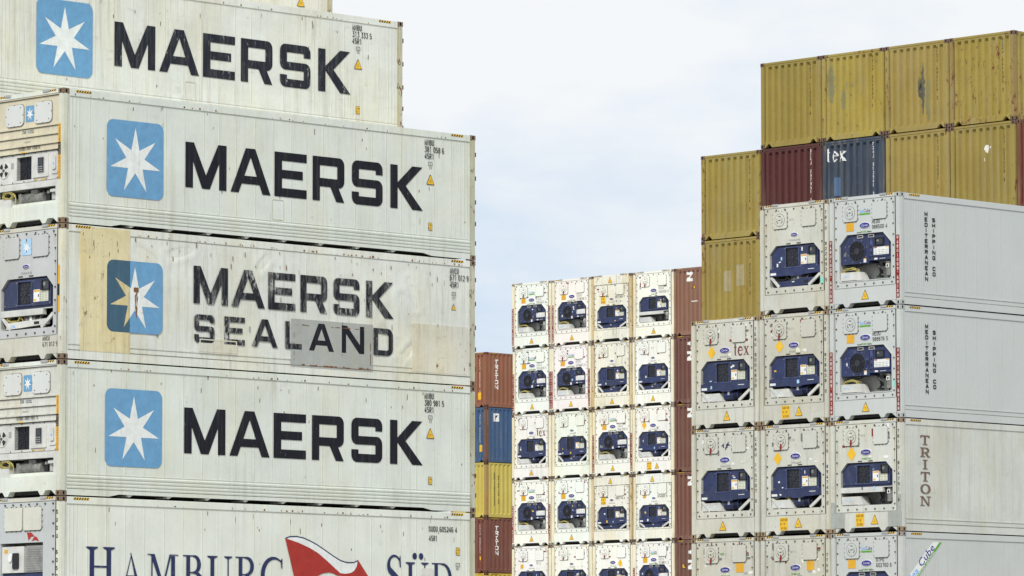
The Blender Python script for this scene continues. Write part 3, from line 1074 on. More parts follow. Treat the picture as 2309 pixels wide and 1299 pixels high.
def m_lower_beam(low):
    mb = MB('E')
    n = 'navy_casing'
    z0, z1 = low - .13, low + .04
    mb.prism([(.35, z0), (1.05, z0), (1.10, z0 - .03), (1.45, z0 - .03), (1.50, z0), (2.12, z0 + .03), (2.12, z1 + .04), (2.06, z1 + .05), (1.3, z1 + .02), (.35, z1 + .02)], -.10, -.015, n)
    mb.flat([rect(.38, .58, z0 + .03, z0 + .09)], -.012, 'label_white')
    mb.flat([rect(1.70, 1.92, z0 + .12, z0 + .135)], -.012, 'label_white')
    for a in (1.15, 1.40): mb.ell(a, z0 - .005, .012, .012, -.03, -.008, 'bolt_dark', 6)
    return mb.done('lower_beam')


def m_shelf(low):
    mb = MB('E')
    mb.box(.35, 1.78, low - .14, low - .005, -.12, -.02, 'white_steel')
    mb.box(.35, 1.78, low - .15, low - .14, -.12, -.04, 'groove_dark')
    mb.box(1.78, 2.12, low - .02, low, -.12, -.04, 'white_steel')
    return mb.done('shelf')


def m_white_box(zb, k):
    mb = MB('E')
    mb.box(.36, .93, zb, zb + .22, -.34, -.05, 'white_steel')
    mb.prism([(.93, zb), (1.10, zb), (.99, zb + .22), (.93, zb + .22)], -.34, -.05, 'white_steel')
    mb.box(.38, .91, zb - .006, zb + .008, -.10, -.045, 'bolt_dark')
    mb.flat([rect(.46, .66, zb + .10, zb + .13)], -.048, 'faded_blue_paint')
    return mb.done('receiver_box')


def m_compressor(zb, navy):
    mb = MB('E')
    c = 'navy_casing' if navy else 'machine_grey'
    mb.cyl_x(1.10, 1.62, zb + .17, -.22, .14, c)
    mb.cyl_x(1.00, 1.12, zb + .17, -.22, .11, 'machine_grey')
    mb.box(1.20, 1.38, zb + .30, zb + .42, -.26, -.12, c)
    mb.box(1.26, 1.33, zb + .17, zb + .25, -.083, -.078, 'label_white')
    mb.cyl_x(1.62, 1.72, zb + .17, -.22, .10, 'black_plastic')
    for i in range(5): mb.tube([(1.45 + i * .03, zb + .17, -.22), (1.46 + i * .03, zb + .17, -.22)], .15, 'black_plastic', 14)
    mb.tube([(1.0, zb + .30, -.3), (.8, zb + .36, -.2), (.6, zb + .33, -.25)], .02, 'black_plastic')
    mb.tube([(1.6, zb + .30, -.3), (1.8, zb + .33, -.2), (2.0, zb + .25, -.3), (2.02, zb + .05, -.3)], .016, 'black_plastic')
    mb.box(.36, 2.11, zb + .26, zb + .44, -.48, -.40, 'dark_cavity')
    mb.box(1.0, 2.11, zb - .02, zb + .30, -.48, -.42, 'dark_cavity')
    mb.tube([(1.98, zb + .22, -.18), (1.98, zb + .02, -.18)], .035, 'black_plastic')
    return mb.done('compressor')


def m_braces(zt, zb):
    mb = MB('E')
    def bar(a, z, b, y, w):
        l = math.hypot(b - a, y - z); nx, nz = -(y - z) / l * w / 2, (b - a) / l * w / 2
        mb.prism([(a + nx, z + nz), (b + nx, y + nz), (b - nx, y - nz), (a - nx, z - nz)], -.075, -.03, 'white_steel')
    bar(2.10, zt, 1.70, zb, .075)
    bar(.37, zt, .66, zb, .07)
    return mb.done('diagonal_brace')


def m_bracket_bar(zb):
    mb = MB('E')
    mb.prism([(.50, zb + .13), (.62, zb - .02), (1.70, zb + .02), (1.98, zb + .20), (1.45, zb + .20), (1.1, zb + .16)], -.12, -.06, 'navy_casing')
    mb.box(1.52, 1.66, zb + .06, zb + .14, -.062, -.055, 'black_plastic')
    mb.box(1.10, 1.18, zb + .10, zb + .13, -.062, -.055, 'label_cream')
    mb.ell(1.14, zb + .06, .02, .02, -.062, -.055, 'black_plastic', 8)
    return mb.done('bracket_bar')


def m_c_machinery():
    """open recess of the round fan unit: tank, valves"""
    mb = MB('E')
    mb.tube([(1.93, .78, -.16), (1.93, 1.14, -.16)], .085, 'machine_grey', 14)
    mb.box(1.89, 1.99, .98, 1.08, -.075, -.065, 'label_white')
    mb.box(1.915, 1.965, 1.00, 1.06, -.065, -.063, 'marking_black')
    mb.tube([(1.52, 1.15, -.2), (1.56, 1.05, -.15), (1.62, .98, -.15), (1.60, .88, -.2), (1.55, .80, -.2)], .03, 'black_plastic')
    mb.tube([(1.68, 1.15, -.2), (1.70, .95, -.15), (1.66, .85, -.2)], .022, 'black_plastic')
    mb.box(1.50, 1.72, 1.05, 1.12, -.25, -.15, 'black_plastic')
    mb.box(1.52, 1.66, .76, .80, -.25, -.12, 'black_plastic')
    mb.tube([(1.79, .74, -.3), (1.79, 1.15, -.3)], .018, 'black_plastic')
    mb.tube([(.36, 1.06, -.25), (.60, 1.06, -.2), (.85, 1.08, -.2), (.98, 1.14, -.25)], .018, 'black_plastic')
    mb.box(1.78, 2.11, .72, 1.19, -.48, -.36, 'machine_grey')
    return mb.done('receiver_tank')


def m_cables(seed, a0, a1, zc, mat='cable_yellow'):
    mb = MB('E')
    r = random.Random(seed)
    for k in range(5):
        ca = (a0 + a1) / 2 + r.uniform(-.03, .03); w = (a1 - a0) / 2 * r.uniform(.75, 1.1); h = r.uniform(.05, .10)
        pts = [(ca + w * math.cos(t), zc + h * math.sin(t) + .02 * math.sin(3 * t + k), -.06 - .035 * (k % 3)) for t in [i * 2 * math.pi / 14 for i in range(15)]]
        mb.tube(pts, .011, mat, 5)
    mb.tube([(a1 - .05, zc + .04, -.08), (a1 + .04, zc - .05, -.07), (a1 + .05, zc - .17, -.07)], .012, mat, 5)
    mb.tube([(a1 - .15, zc + .1, -.2), (a1 - .1, zc + .23, -.25), (a1 + .3, zc + .25, -.3)], .010, mat, 5)
    return mb.done('cable_coil')


def m_badge(a, z, w, sub, subm):
    mb = MB('E')
    d = .0
    mb.ell(a, z, w / 2, w * .215, -.02, d - .004, 'label_white', 28)
    mb.ell(a, z, w / 2 - .008, w * .215 - .008, -.02, d, 'badge_violet', 28)
    mb.text('Carrier', a, z - w * .075, w * .17, d + .002, 'label_white', .92, 'C', .25)
    if sub:
        mb.text(sub, a, z - w * .215 - .115, .05, -.014, subm, 1.25 if sub[0] == 'T' else 1.0, 'C', .2)
    return mb.done('maker_badge', False)


def m_triangle(a, z, h=.24, col='warning_yellow', d=.0):
    mb = MB('E')
    w = h * .53
    def tri(s, dd, m):
        mb.flat([[(a - w * s - .0, z + (1 - s) * h * .32), (a + w * s, z + (1 - s) * h * .32), (a + w * .10 * s, z + h * .32 + h * .68 * s), (a - w * .10 * s, z + h * .32 + h * .68 * s)]], dd, m)
    tri(1, d, 'marking_black'); tri(.86, d + .0015, col)
    for k in range(2): mb.flat([rect(a - .03, a + .03, z + .07 + k * .035, z + .078 + k * .035)], d + .003, 'bolt_dark')
    return mb.done('warning_triangle', False)


def m_side_triangle(a, z, h=.23, w=.123):
    mb = MB('S')
    d = -.012
    def tri(s, dd, m):
        mb.flat([[(a - w * s, z + (1 - s) * h * .32), (a + w * s, z + (1 - s) * h * .32), (a + w * .08 * s, z + h * .32 + h * .68 * s), (a - w * .08 * s, z + h * .32 + h * .68 * s)]], dd, m)
    tri(1, d, 'marking_black'); tri(.84, d + .0015, 'warning_yellow')
    for k in range(2): mb.flat([rect(a - .03, a + .03, z + .06 + k * .035, z + .068 + k * .035)], d + .003, 'bolt_dark')
    return mb.done('warning_triangle', False)


def m_caution(a, z, w=.29, h=.33, d=-.003, rows=("CAUTION", "9'-6''", "HIGH"), col='warning_yellow'):
    mb = MB('E')
    mb.flat([rect(a, a + w, z, z + h)], d, col)
    n = len(rows)
    for i, t in enumerate(rows):
        hh = h / n * .60
        stroke_text(mb, t, a + w / 2, z + h - (i + .82) * h / n, hh, d + .0015, 'marking_black', min(.62, .86 * w * .56 / max(1, len(t)) / .68 / hh), .13, 'C')
    return mb.done('caution_sign', False)


def m_warning_strip(a):
    mb = MB('E')
    mb.flat([rect(a - .055, a + .055, .17, 1.79)], .002, 'warning_red')
    s = "WARNING9'6HIGH"
    st = 1.60 / len(s)
    for i, ch in enumerate(s): mb.text(ch, a, 1.785 - (i + 1) * st + .012, st * .72, .004, 'label_white', .62, 'C')
    return mb.done('warning_strip', False)


def m_seacube(a, z, w=.37):
    mb = MB('E')
    d = -.016
    w1 = mb.text('Sea', a - w / 2, z, w * .26, d, 'logo_sky', .80, 'L')
    mb.text('Cube', a - w / 2 + w1 + .01, z, w * .26, d, 'badge_violet', .80, 'L')
    mb.flat([rect(a - w / 2, a + w / 2, z - .065, z - .02)], d, 'logo_green')
    return mb.done('company_logo', False)


def m_tape(seed, dz=0):
    mb = MB('E')
    r = random.Random(seed)
    for hx in (.72, 1.74):
        for k in range(r.randint(3, 6)):
            a, z = hx + r.choice((-1, 1)) * r.uniform(.16, .30), 2.46 + dz + r.uniform(-.26, .26)
            m = r.choice(['warning_red', 'tape_grey', 'tape_grey', 'label_white'])
            w, h = (r.uniform(.05, .10), .03) if r.random() < .6 else (.03, r.uniform(.05, .10))
            mb.flat([rect(a - w, a + w, z - h, z + h)], -.0165 + .0002 * k, m)
    a = .74
    mb.flat([[(a - .03, 2.24 + dz), (a + .03, 2.24 + dz), (a + .05, 2.38 + dz), (a - .01, 2.40 + dz)]], .034, 'warning_red')
    for k in range(4):
        a, z = r.uniform(1.2, 2.1), r.uniform(1.86, 1.96) + dz
        mb.flat([rect(a, a + r.uniform(.06, .14), z, z + r.uniform(.03, .09))], -.0155 + .0002 * k, r.choice(['label_cream', 'marking_grey', 'label_white', 'label_white']))
    return mb.done('tape_patch', False)


def m_end_text(key):
    mb = MB('E')
    t = TEXTS[key]
    for e in t:
        k = e[0]
        if k == 't':
            _, s, a, z, h, m, xs = e
            mb.text(s, a, z, h, -.0135, m, xs, 'L')
        elif k == 'v':
            _, s, a, zt, h, st, m, xs = e
            mb.vtext(s, a, zt, h, st, .004, m, xs)
        elif k == 'serif':
            _, s, a, z, h, m = e
            for ch in s: a += serif(mb, ch, a, z, h, -.0135, m) + .02
        elif k == 'diamond':
            _, a, z, w, h = e
            mb.flat([[(a, z - h), (a + w, z), (a, z + h), (a - w, z)]], -.0135, 'warning_yellow')
        elif k == 'r':
            _, a0, a1, z0, z1, m = e
            mb.flat([rect(a0, a1, z0, z1)], -.0138, m)
    return mb.done('marking', False)


TEXTS = {}


def reefer(name, loc, label, group, kind, col, wear, side='plain', shell=None, cast=None, dz=0., tri=1.23, tri_high=False,
           caution=None, strip=False, badge='THINLINE', badge_w=.35, logo=None, texts=None, low='box', coil=None, tape=None, castwear=.5,
           postcol=None, label_box=None, fan_wear=None):
    root = thing(name, loc, label, 'container', group)
    c = (*col, wear)
    H = RH
    shell = shell or 'smooth'
    part(root, 'insulated_shell', cached(('shell', shell), m_reefer_shell, shell), c)
    pc = postcol or (*col, min(1, wear + .12))
    castings_posts(root, H, pc, cast or (.30, .24, .18, castwear), (col[0] * .8, col[1] * .78, col[2] * .7, min(1, wear + .45)))
    part(root, 'hazard_tape', cached(('haz', H), m_hazard, H), None)
    part(root, 'top_sill', cached(('ts', 'H' if dz else 'N'), m_top_sill, 'H' if dz else 'N'), (*col, min(1, wear + (.25 if dz else .05))))
    part(root, 'bottom_sill', cached(('ef', 'N'), m_end_frame, 'N'), (*col, min(1, wear + .08)))
    part(root, 'unit_panel', cached(('panel', kind, dz), m_unit_panel, kind, dz), c)
    hz0, hz1 = 2.24 + dz, 2.69 + dz
    part(root, 'vent_cover', cached(('h1', dz), m_hatch, .50, .98, hz0, hz1, True), (*col, wear * .7))
    part(root, 'access_cover', cached(('h2', dz), m_hatch, 1.50, 1.98, hz0 + .01, hz1 + .01, False), (*col, wear * .6))
    if kind == 'C':
        u = part(root, 'refrigeration_unit', cached('ru', m_round_unit))
        part(u, 'fan', cached('rf', m_round_fan))
        part(u, 'control_display', cached('rd', m_display, 1.55, 1.84, 1.57, 1.77, -.05))
        part(u, 'instruction_label', cached('rl', m_labels, 'C', 0, 0))
        UID[0] += 1
        part(u, 'sticker', m_stickers(UID[0], 'C', 0, 0))
        part(root, 'receiver_tank', cached('rt', m_c_machinery))
        part(root, 'receiver_box', cached('rb', m_white_box, .715, 1))
        if coil is None: coil = 1
    else:
        lw = (1.13 if low != 'shelf' else 1.17) + dz * .75
        zt = 1.78 + dz
        u = part(root, 'refrigeration_unit', cached(('bu', lw, dz), m_rect_unit, 0, zt, lw))
        part(u, 'fan', cached(('bf', lw, dz), m_rect_fan, lw + .10, zt - .06))
        part(u, 'control_display', cached(('bd', dz), m_display, 1.70, 1.97, 1.50 + dz, 1.73 + dz, -.055))
        part(u, 'instruction_label', cached(('bl', lw, dz), m_labels, 'B', lw, zt))
        UID[0] += 1
        part(u, 'sticker', m_stickers(UID[0], 'B', lw, zt))
        zb = .715 + dz * .45
        if low == 'shelf':
            part(root, 'shelf', cached(('sh', lw), m_shelf, lw))
            part(root, 'receiver_tank', cached('rt', m_c_machinery))
            part(root, 'receiver_box', cached(('wb', zb), m_white_box, zb, 1))
        else:
            part(root, 'lower_beam', cached(('lb', lw), m_lower_beam, lw))
            part(root, 'compressor', cached(('cp', zb, low), m_compressor, zb, low != 'bar'))
            part(root, 'diagonal_brace', cached(('br', lw, zb), m_braces, lw - .14, zb))
            if low == 'bar': part(root, 'bracket_bar', cached(('bb', zb), m_bracket_bar, zb))
            else: part(root, 'receiver_box', cached(('wb', zb), m_white_box, zb, 1))
    zb = .715 + dz * .45
    if coil:
        part(root, 'cable_coil', cached(('coil', coil, zb), m_cables, coil, .42, .95, zb + .24, 'cable_yellow' if coil % 3 else 'cable_black'))
    bz = {'C': 2.115, 'B': 2.06}[kind] + dz * .9
    sub = {'THINLINE': ('THINLINE', 'marking_grey'), 'PRIMELINE': ('PRIMELINE', 'logo_green'), None: (None, None)}[badge]
    part(root, 'maker_badge', cached(('badge', bz, badge, badge_w), m_badge, 1.23, bz, badge_w, *sub))
    if tri is not None:
        zt_ = 2.545 if tri_high else .20
        part(root, 'warning_triangle', cached(('tri', tri, zt_), m_triangle, tri, zt_))
    if caution:
        part(root, 'caution_sign', cached(('cau', caution), m_caution, *caution))
    if strip:
        for a in strip:
            part(root, 'warning_strip', cached(('ws', a), m_warning_strip, a))
    if logo: part(root, 'company_logo', cached(('sc', logo), m_seacube, *logo))
    if label_box: 
        part(root, 'yellow_label', cached(('ylb', label_box), m_caution, *label_box, -.0135, ('',), 'label_orange'))
    if texts:
        TEXTS[name + label] = texts
        part(root, 'marking', m_end_text(name + label))
    if tape: part(root, 'tape_patch', cached(('tape', tape, dz), m_tape, tape, dz))
    return root


# ------------------------------------------------------------------ near left stack: the two long-side designs
def star_pts(cx, cz, ra, rz, rot=0):
    """seven pointed star, first point up"""
    out = []
    for i in range(14):
        q = 1.0 if i % 2 == 0 else .36
        t = math.pi / 2 - math.pi * i / 7 + rot
        out.append((cx + ra * q * math.cos(t), cz + rz * q * math.sin(t)))
    return out


def rrect(x0, x1, z0, z1, c):
    return arc(x1 - c, z1 - c, c, 90, 0, 6) + arc(x1 - c, z0 + c, c, 0, -90, 6) + arc(x0 + c, z0 + c, c, -90, -180, 6) + arc(x0 + c, z1 - c, c, 180, 90, 6)


def star_logo(parent, mb_frame, x0, x1, z0, z1, d, blue='light_blue_paint', c=.17):
    mb = MB(mb_frame)
    mb.flat([rrect(x0, x1, z0, z1, c)], d, blue)
    cx, cz = (x0 + x1) / 2 - .0, (z0 + z1) / 2 - (z1 - z0) * .02
    mb.flat([star_pts(cx, cz, (x1 - x0) * .455, (z1 - z0) * .435)], d + .002, 'star_white')
    return part(parent, 'star_logo', mb.done('star_logo', False))


def maersk(parent, a, z, h, xs, m, d=-.014):
    mb = MB('S')
    for ch, off in zip('MAERSK', (0, 1.30, 2.585, 3.72, 4.905, 6.085)):
        block(mb, ch, a + off * xs, z, h, d, m, xs)
    return part(parent, 'lettering', mb.done('lettering', False))


def side_marks(parent, lines, a, ztop, h, step, xs=.52, boxchar=None):
    mb = MB('S')
    for i, s in enumerate(lines):
        if s: mb.text(s, a, ztop - h - i * step, h, -.014, 'marking_black', xs, 'L')
    return part(parent, 'marking', mb.done('marking', False))


def small_signs(parent, ic=(10.707, 2.08), yl=(10.708, .60), num='33'):
    if ic:
        mb = MB('S')
        a, z = ic
        for q in ([rect(a, a + .125, z, z + .09), rect(a + .01, a + .115, z + .01, z + .08)],):
            mb.flat(q, -.014, 'marking_black')
        mb.text('ic', a + .062, z + .022, .045, -.013, 'marking_black', 1, 'C')
        mb.text(num, a + .062, z - .075, .055, -.014, 'marking_black', .8, 'C')
        part(parent, 'marking', mb.done('marking', False))
    if yl:
        mb = MB('S')
        a, z = yl
        mb.flat([rect(a, a + .115, z, z + .175)], -.014, 'marking_black')
        mb.flat([rect(a + .008, a + .107, z + .008, z + .167)], -.013, 'warning_yellow')
        mb.text('2.9M', a + .057, z + .10, .04, -.012, 'marking_black', .6, 'C')
        mb.text("9'6''", a + .057, z + .025, .04, -.012, 'marking_black', .6, 'C')
        part(parent, 'height_sign', mb.done('height_sign', False))


def hinges(root, H=RH):
    mb = MB('raw')
    for z in (.35, .80, 1.30, 1.85, 2.40):
        mb.box(CL / 2 - .004, CL / 2 + .028, -CW / 2 + .02, -CW / 2 + .09, z, z + .10, 'bolt_dark')
    mb.tube([(CL / 2 + .02, -CW / 2 + .4, .15), (CL / 2 + .02, -CW / 2 + .4, H - .12)], .02, 'galvanised')
    return part(root, 'door_hinge', cached('hinge', lambda: mb.done('door_hinge')))


def m_ribbed_end():
    """integrated unit end: swaged panels above, machinery front below"""
    p = 'container_paint'
    mb = MB('E')
    mb.box(.17, 2.27, 1.60, 2.80, -.20, -.05, p)
    z = 1.60
    for zc in (2.77, 2.12, 1.93, 1.735, 1.60):
        mb.prism([(.17, zc - .0), (2.27, zc - .0), (2.27, zc + .035), (.17, zc + .035)], -.05, -.018, p)
        mb.box(.17, 2.27, zc - .012, zc, -.06, -.035, 'groove_dark')
    return mb.done('ribbed_panel')


def m_machine_front():
    mb = MB('E')
    w = 'white_steel'
    # plates round the openings
    mb.box(.17, .80, .97, 1.58, -.45, -.06, w)
    mb.box(.80, 1.31, 1.52, 1.58, -.45, -.06, w)
    mb.box(.80, 1.31, .97, 1.02, -.45, -.06, w)
    mb.box(1.31, 2.27, .97, 1.58, -.45, -.06, w)
    mb.box(.17, 2.27, .82, .955, -.45, -.05, w)
    mb.box(.17, 2.27, .955, .97, -.2, -.055, 'groove_dark')
    mb.box(2.14, 2.27, .45, .82, -.45, -.05, w)
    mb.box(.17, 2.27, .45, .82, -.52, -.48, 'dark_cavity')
    for i in range(6):
        for z in (.99, 1.565): mb.ell(.3 + i * .38, z, .012, .012, -.06, -.045, 'bolt_dark', 6)
    mb.flat([rect(1.40, 1.52, .985, 1.005)], -.055, 'warning_yellow')
    mb.flat([rect(1.62, 1.78, .985, 1.005)], -.055, 'warning_yellow')
    mb.flat([rect(1.0, 1.14, 1.60, 1.625)], -.015, 'warning_yellow')
    return mb.done('machinery_front')


def m_star_fan():
    mb = MB('E')
    mb.box(.80, 1.31, 1.02, 1.52, -.40, -.16, 'black_plastic')
    for i in range(9):
        t = 2 * math.pi * i / 9
        ca, cz = 1.055, 1.27
        mb.prism([(ca + q * math.cos(t + o), cz + q * math.sin(t + o)) for q, o in ((.05, 0), (.24, .2), (.24, .5), (.05, .5))], -.155, -.148, 'grille_dark')
    for i in range(9):
        mb.tube([(.80, 1.04 + i * .058, -.08), (1.31, 1.04 + i * .058, -.08)], .003, 'grille_dark', 4)
    for i in range(9):
        mb.tube([(.82 + i * .06, 1.02, -.08), (.82 + i * .06, 1.52, -.08)], .003, 'grille_dark', 4)
    return mb.done('fan')


def m_control_door():
    mb = MB('E')
    mb.prism(rrect(1.37, 1.90, 1.04, 1.545, .02), -.06, -.035, 'white_steel')
    mb.prism(rrect(1.56, 1.775, 1.13, 1.47, .02), -.035, -.022, 'marking_grey')
    mb.box(1.575, 1.76, 1.145, 1.455, -.022, -.018, 'grille_dark')
    mb.box(1.60, 1.735, 1.30, 1.43, -.018, -.014, 'screen_glass')
    for i in range(3):
        for j in range(3): mb.box(1.60 + i * .05, 1.63 + i * .05, 1.16 + j * .045, 1.185 + j * .045, -.018, -.012, 'marking_grey')
    mb.prism(rrect(2.0, 2.22, 1.08, 1.50, .04), -.06, -.04, 'white_steel')
    mb.prism(rrect(2.06, 2.16, 1.17, 1.43, .02), -.04, -.015, 'white_steel')
    mb.ring(rrect(2.05, 2.17, 1.16, 1.44, .02), rrect(2.06, 2.16, 1.17, 1.43, .02), -.04, -.035, 'marking_grey')
    mb.box(2.09, 2.13, 1.27, 1.32, -.015, -.012, 'logo_sky')
    return mb.done('control_door')


def m_vent_disc():
    mb = MB('E')
    mb.ell(.38, 1.28, .18, .18, -.06, -.045, 'white_steel', 24)
    for k in range(4):
        t = 45 + 90 * k
        a = arc(.38, 1.28, .16, t - 24, t + 24, 5); b = arc(.38, 1.28, .06, t + 24, t - 24, 5)
        mb.flat([a + b], -.043, 'black_plastic')
    mb.ell(.38, 1.28, .03, .03, -.045, -.025, 'bolt_dark', 8)
    mb.box(.62, .70, 1.30, 1.42, -.06, -.05, 'marking_grey')
    return mb.done('vent_cover')


def m_star_compressor():
    mb = MB('E')
    mb.cyl_x(.90, 1.62, .62, -.24, .13, 'machine_grey', 16)
    for i in range(9): mb.tube([(.95 + i * .045, .62, -.24), (.97 + i * .045, .62, -.24)], .145, 'machine_grey', 16)
    mb.box(1.2, 1.42, .72, .80, -.30, -.14, 'machine_grey')
    mb.box(.80, .90, .50, .74, -.34, -.12, 'machine_grey')
    mb.tube([(1.95, .54, -.2), (1.95, .78, -.2)], .075, 'cavity_white', 12)
    mb.box(1.92, 2.12, .70, .76, -.22, -.08, 'white_steel')
    mb.tube([(1.74, .54, -.2), (1.74, .66, -.2)], .06, 'black_plastic', 12)
    mb.tube([(1.74, .69, -.2), (1.74, .75, -.2)], .045, 'galvanised', 12)
    mb.tube([(1.74, .75, -.2), (1.80, .80, -.15), (1.90, .80, -.15), (2.05, .76, -.18), (2.10, .65, -.2)], .018, 'black_plastic')
    mb.tube([(1.0, .76, -.2), (1.1, .80, -.2), (1.5, .80, -.2), (1.62, .74, -.2)], .03, 'black_plastic')
    for q in range(3): mb.box(1.0 + q * .3, 1.06 + q * .3, .455, .50, -.3, -.14, 'white_steel')
    return mb.done('compressor')


def star_end(root, tint, wear, number):
    part(root, 'ribbed_panel', cached('ribend', m_ribbed_end), (*tint, wear))
    mf = part(root, 'machinery_front', cached('mfront', m_machine_front))
    part(mf, 'fan', cached('sfan', m_star_fan))
    part(mf, 'control_door', cached('sdoor', m_control_door))
    part(mf, 'vent_cover', cached('svent', m_vent_disc))
    part(root, 'compressor', cached('scomp', m_star_compressor))
    mb = MB('E')
    mb.box(.20, .62, .455, .66, -.40, -.06, 'white_steel')
    part(root, 'receiver_box', mb.done('receiver_box'))
    part(root, 'cable_coil', cached('scoil', m_cables, 7, .30, .72, .72))
    for a0, a1 in ((.47, 1.06), (1.44, 2.02)):
        mb = MB('E')
        mb.prism(rrect(a0 - .01, a1 + .01, 2.19, 2.67, .10), -.05, -.040, 'groove_dark')
        mb.prism(rrect(a0, a1, 2.20, 2.66, .10), -.05, -.020, 'container_paint')
        for t in range(8):
            mb.ell((a0 + a1) / 2 + math.cos(t * math.pi / 4) * .29, 2.43 + math.sin(t * math.pi / 4) * .23, .012, .012, -.02, -.012, 'bolt_dark', 6)
        part(root, 'access_cover', mb.done('access_cover'), (.62, .63, .60, .15))
    star_logo(root, 'E', 1.115, 1.40, 2.26, 2.61, -.046, c=.03)
    mb = MB('E')
    mb.text('STAR', 1.0, 2.01, .075, -.046, 'marking_black', .55, 'L', .25)
    mb.text('COOL', 1.24, 2.01, .075, -.046, 'marking_black', .55, 'L', .25)
    mb.flat([star_pts(1.21, 2.045, .035, .045)], -.046, 'light_blue_paint')
    mb.text('Integrated', 1.08, 1.815, .045, -.046, 'marking_grey', .8, 'L', .25)
    mb.text(number, .92, 1.655, .085, -.016, 'marking_black', .62, 'L')
    part(root, 'marking', mb.done('marking', False))
    mb = MB('E')
    mb.flat([rect(2.285, 2.365, .95, 2.13)], .003, 'label_orange')
    mb.flat([rect(2.285, 2.365, 1.47, 1.73)], .004, 'marking_black')
    s = 'CAUTION' + 'HIGH' + 'CONTAINER'
    for i, ch in enumerate(s): mb.text(ch, 2.325, 2.12 - (i + 1) * .0585 + .008, .042, .006, 'label_orange' if 7 <= i < 11 else 'marking_black', .9, 'C')
    part(root, 'warning_strip', mb.done('warning_strip', False))


Lx, Ly, Lz = 65.0212, 79.9731, 4.9552 + EYE
WHT = (.665, .695, .62)


def base(st, n, k, gap=0., h=RH, jx=0., jy=0.):
    X, Y, Z = ST[st]
    return (X + CL / 2 + jx, Y + CW / 2 + n * (CW + gap) + jy, Z + k * h)


ST = {'L': (Lx, Ly, Lz), 'R': (93.6629, 81.4122, 5.0433 + EYE), 'M': (149.5327, 140.2911, 8.0362 + EYE),
      'Y': (106.6733, 88.3363, 12.1643 + EYE), 'T': (158.5003, 163.4759, 7.3548 + EYE)}


def left_box(n, k, label, shell, col, wear, frame_kind='N', jx=0):
    root = thing('container', base('L', n, k, 0, RH, jx), label, 'container', GROUPS['L'])
    part(root, 'insulated_shell', cached(('shell', shell), m_reefer_shell, shell), (*col, wear))
    castings_posts(root, RH, (col[0] * .95, col[1] * .93, col[2] * .88, min(1, wear + .22)), (.22, .16, .11, .6), (col[0] * .72, col[1] * .70, col[2] * .60, min(1, wear + .5)))
    part(root, 'hazard_tape', cached(('haz', RH), m_hazard, RH))
    hinges(root)
    return root


def m_left_sills(z1=.45):
    mb = MB('E')
    p = 'container_paint'
    mb.box(.165, CW - .165, .13, z1, -.45, -.02, p)
    for c in (.60, 1.80):
        mb.prism([(c - .05, .03), (c + .05, .03), (c + .13, .13), (c - .13, .13)], -.16, -.008, p)
    mb.prism([(CW - .178, .02), (CW - .33, .13), (CW - .178, .13)], -.08, -.012, p)
    mb.prism([(.178, .02), (.33, .13), (.178, .13)], -.08, -.012, p)
    return mb.done('bottom_sill')


def scars(parent, seed, ghosts=(), n=26, d=-.0195, zlo=.55):
    r_ = random.Random(seed)
    mb = MB('S')
    for i in range(n):
        a, z = r_.uniform(.3, 11.9), r_.choice((r_.uniform(zlo, 2.65), r_.uniform(2.2, 2.68)))
        w, h = r_.uniform(.004, .013), r_.uniform(.03, .16)
        mb.flat([[(a - w, z), (a + w * r_.random(), z + .01), (a + w, z + h * .6), (a + w * .3, z + h), (a - w, z + h * .8)]], d + i * .00005, 'rust_flake' if r_.random() < .6 else 'tape_grey')
    for i in range(n):                              # scabs along the top rail
        a = r_.uniform(.3, 11.9)
        mb.flat([rect(a, a + r_.uniform(.01, .05), 2.745, 2.745 + r_.uniform(.01, .05))], -.0055 + i * .00002, 'rust_flake')
    part(parent, 'rust_mark', mb.done('rust_mark', False))
    for (a, z, w, h) in ghosts:
        mb = MB('S')
        mb.ring(rrect(a, a + w, z, z + h, .05), rrect(a + .018, a + w - .018, z + .018, z + h - .018, .04), -.03, -.0175, 'ghost_glue')
        part(parent, 'glue_outline', mb.done('glue_outline'))


def maersk_box(n, k, label, number, num33, col, wear, inkm, star=True, tint=None):
    r = left_box(n, k, label, 'banded', col, wear)
    part(r, 'bottom_sill', cached('lsill', m_left_sills), (*col, wear + .1))
    part(r, 'top_sill', cached(('ts', 'N'), m_top_sill, 'N'), (*col, wear + .1))
    star_end(r, tint or (.60, .60, .54), min(1, wear + .2), number[0] + ' ' + number[1])
    star_logo(r, 'S', 1.223, 2.81, .675, 2.335, -.014)
    maersk(r, 3.437, 1.028, .992, 1.0, inkm)
    side_marks(r, [number[0], number[1], '45R1'], 10.59, 2.675, .135, .155)
    small_signs(r, num=num33)
    scars(r, 40 + k, {2: ((5.95, .50, .36, .46),), 0: (), 3: ((5.5, .42, .32, .46),)}[k])
    part(r, 'warning_triangle', cached('st', m_side_triangle, 10.767, 1.645))
    return r


maersk_box(0, 2, 'white container marked 381 058 6 with light blue star square, uppermost of front left stack', ('MNBU', '381 058 6'), '33', WHT, .30, 'black_lettering', tint=(.62, .57, .42))
maersk_box(0, 0, 'white container marked 380 981 5 with light blue star square, front left stack', ('MNBU', '380 981 5'), '33', WHT, .34, 'black_lettering')
maersk_box(1, 3, 'white container marked 313 333 5 with scuffed star square, set back above the left stack', ('MNBU', '313 333 5'), '70', (.69, .70, .63), .50, 'old_black_lettering')
# one tier higher and one row further back
rt = left_box(2, 4, 'white container cut by the top edge, highest and furthest back on the left', 'banded', (.70, .69, .60), .4)
part(rt, 'bottom_sill', cached('lsill', m_left_sills), (.6, .6, .55, .3))
star_end(rt, (.62, .62, .57), .3, 'MNBU')
part(rt, 'warning_triangle', cached('st2', m_side_triangle, 11.17, .52, .23, .123))

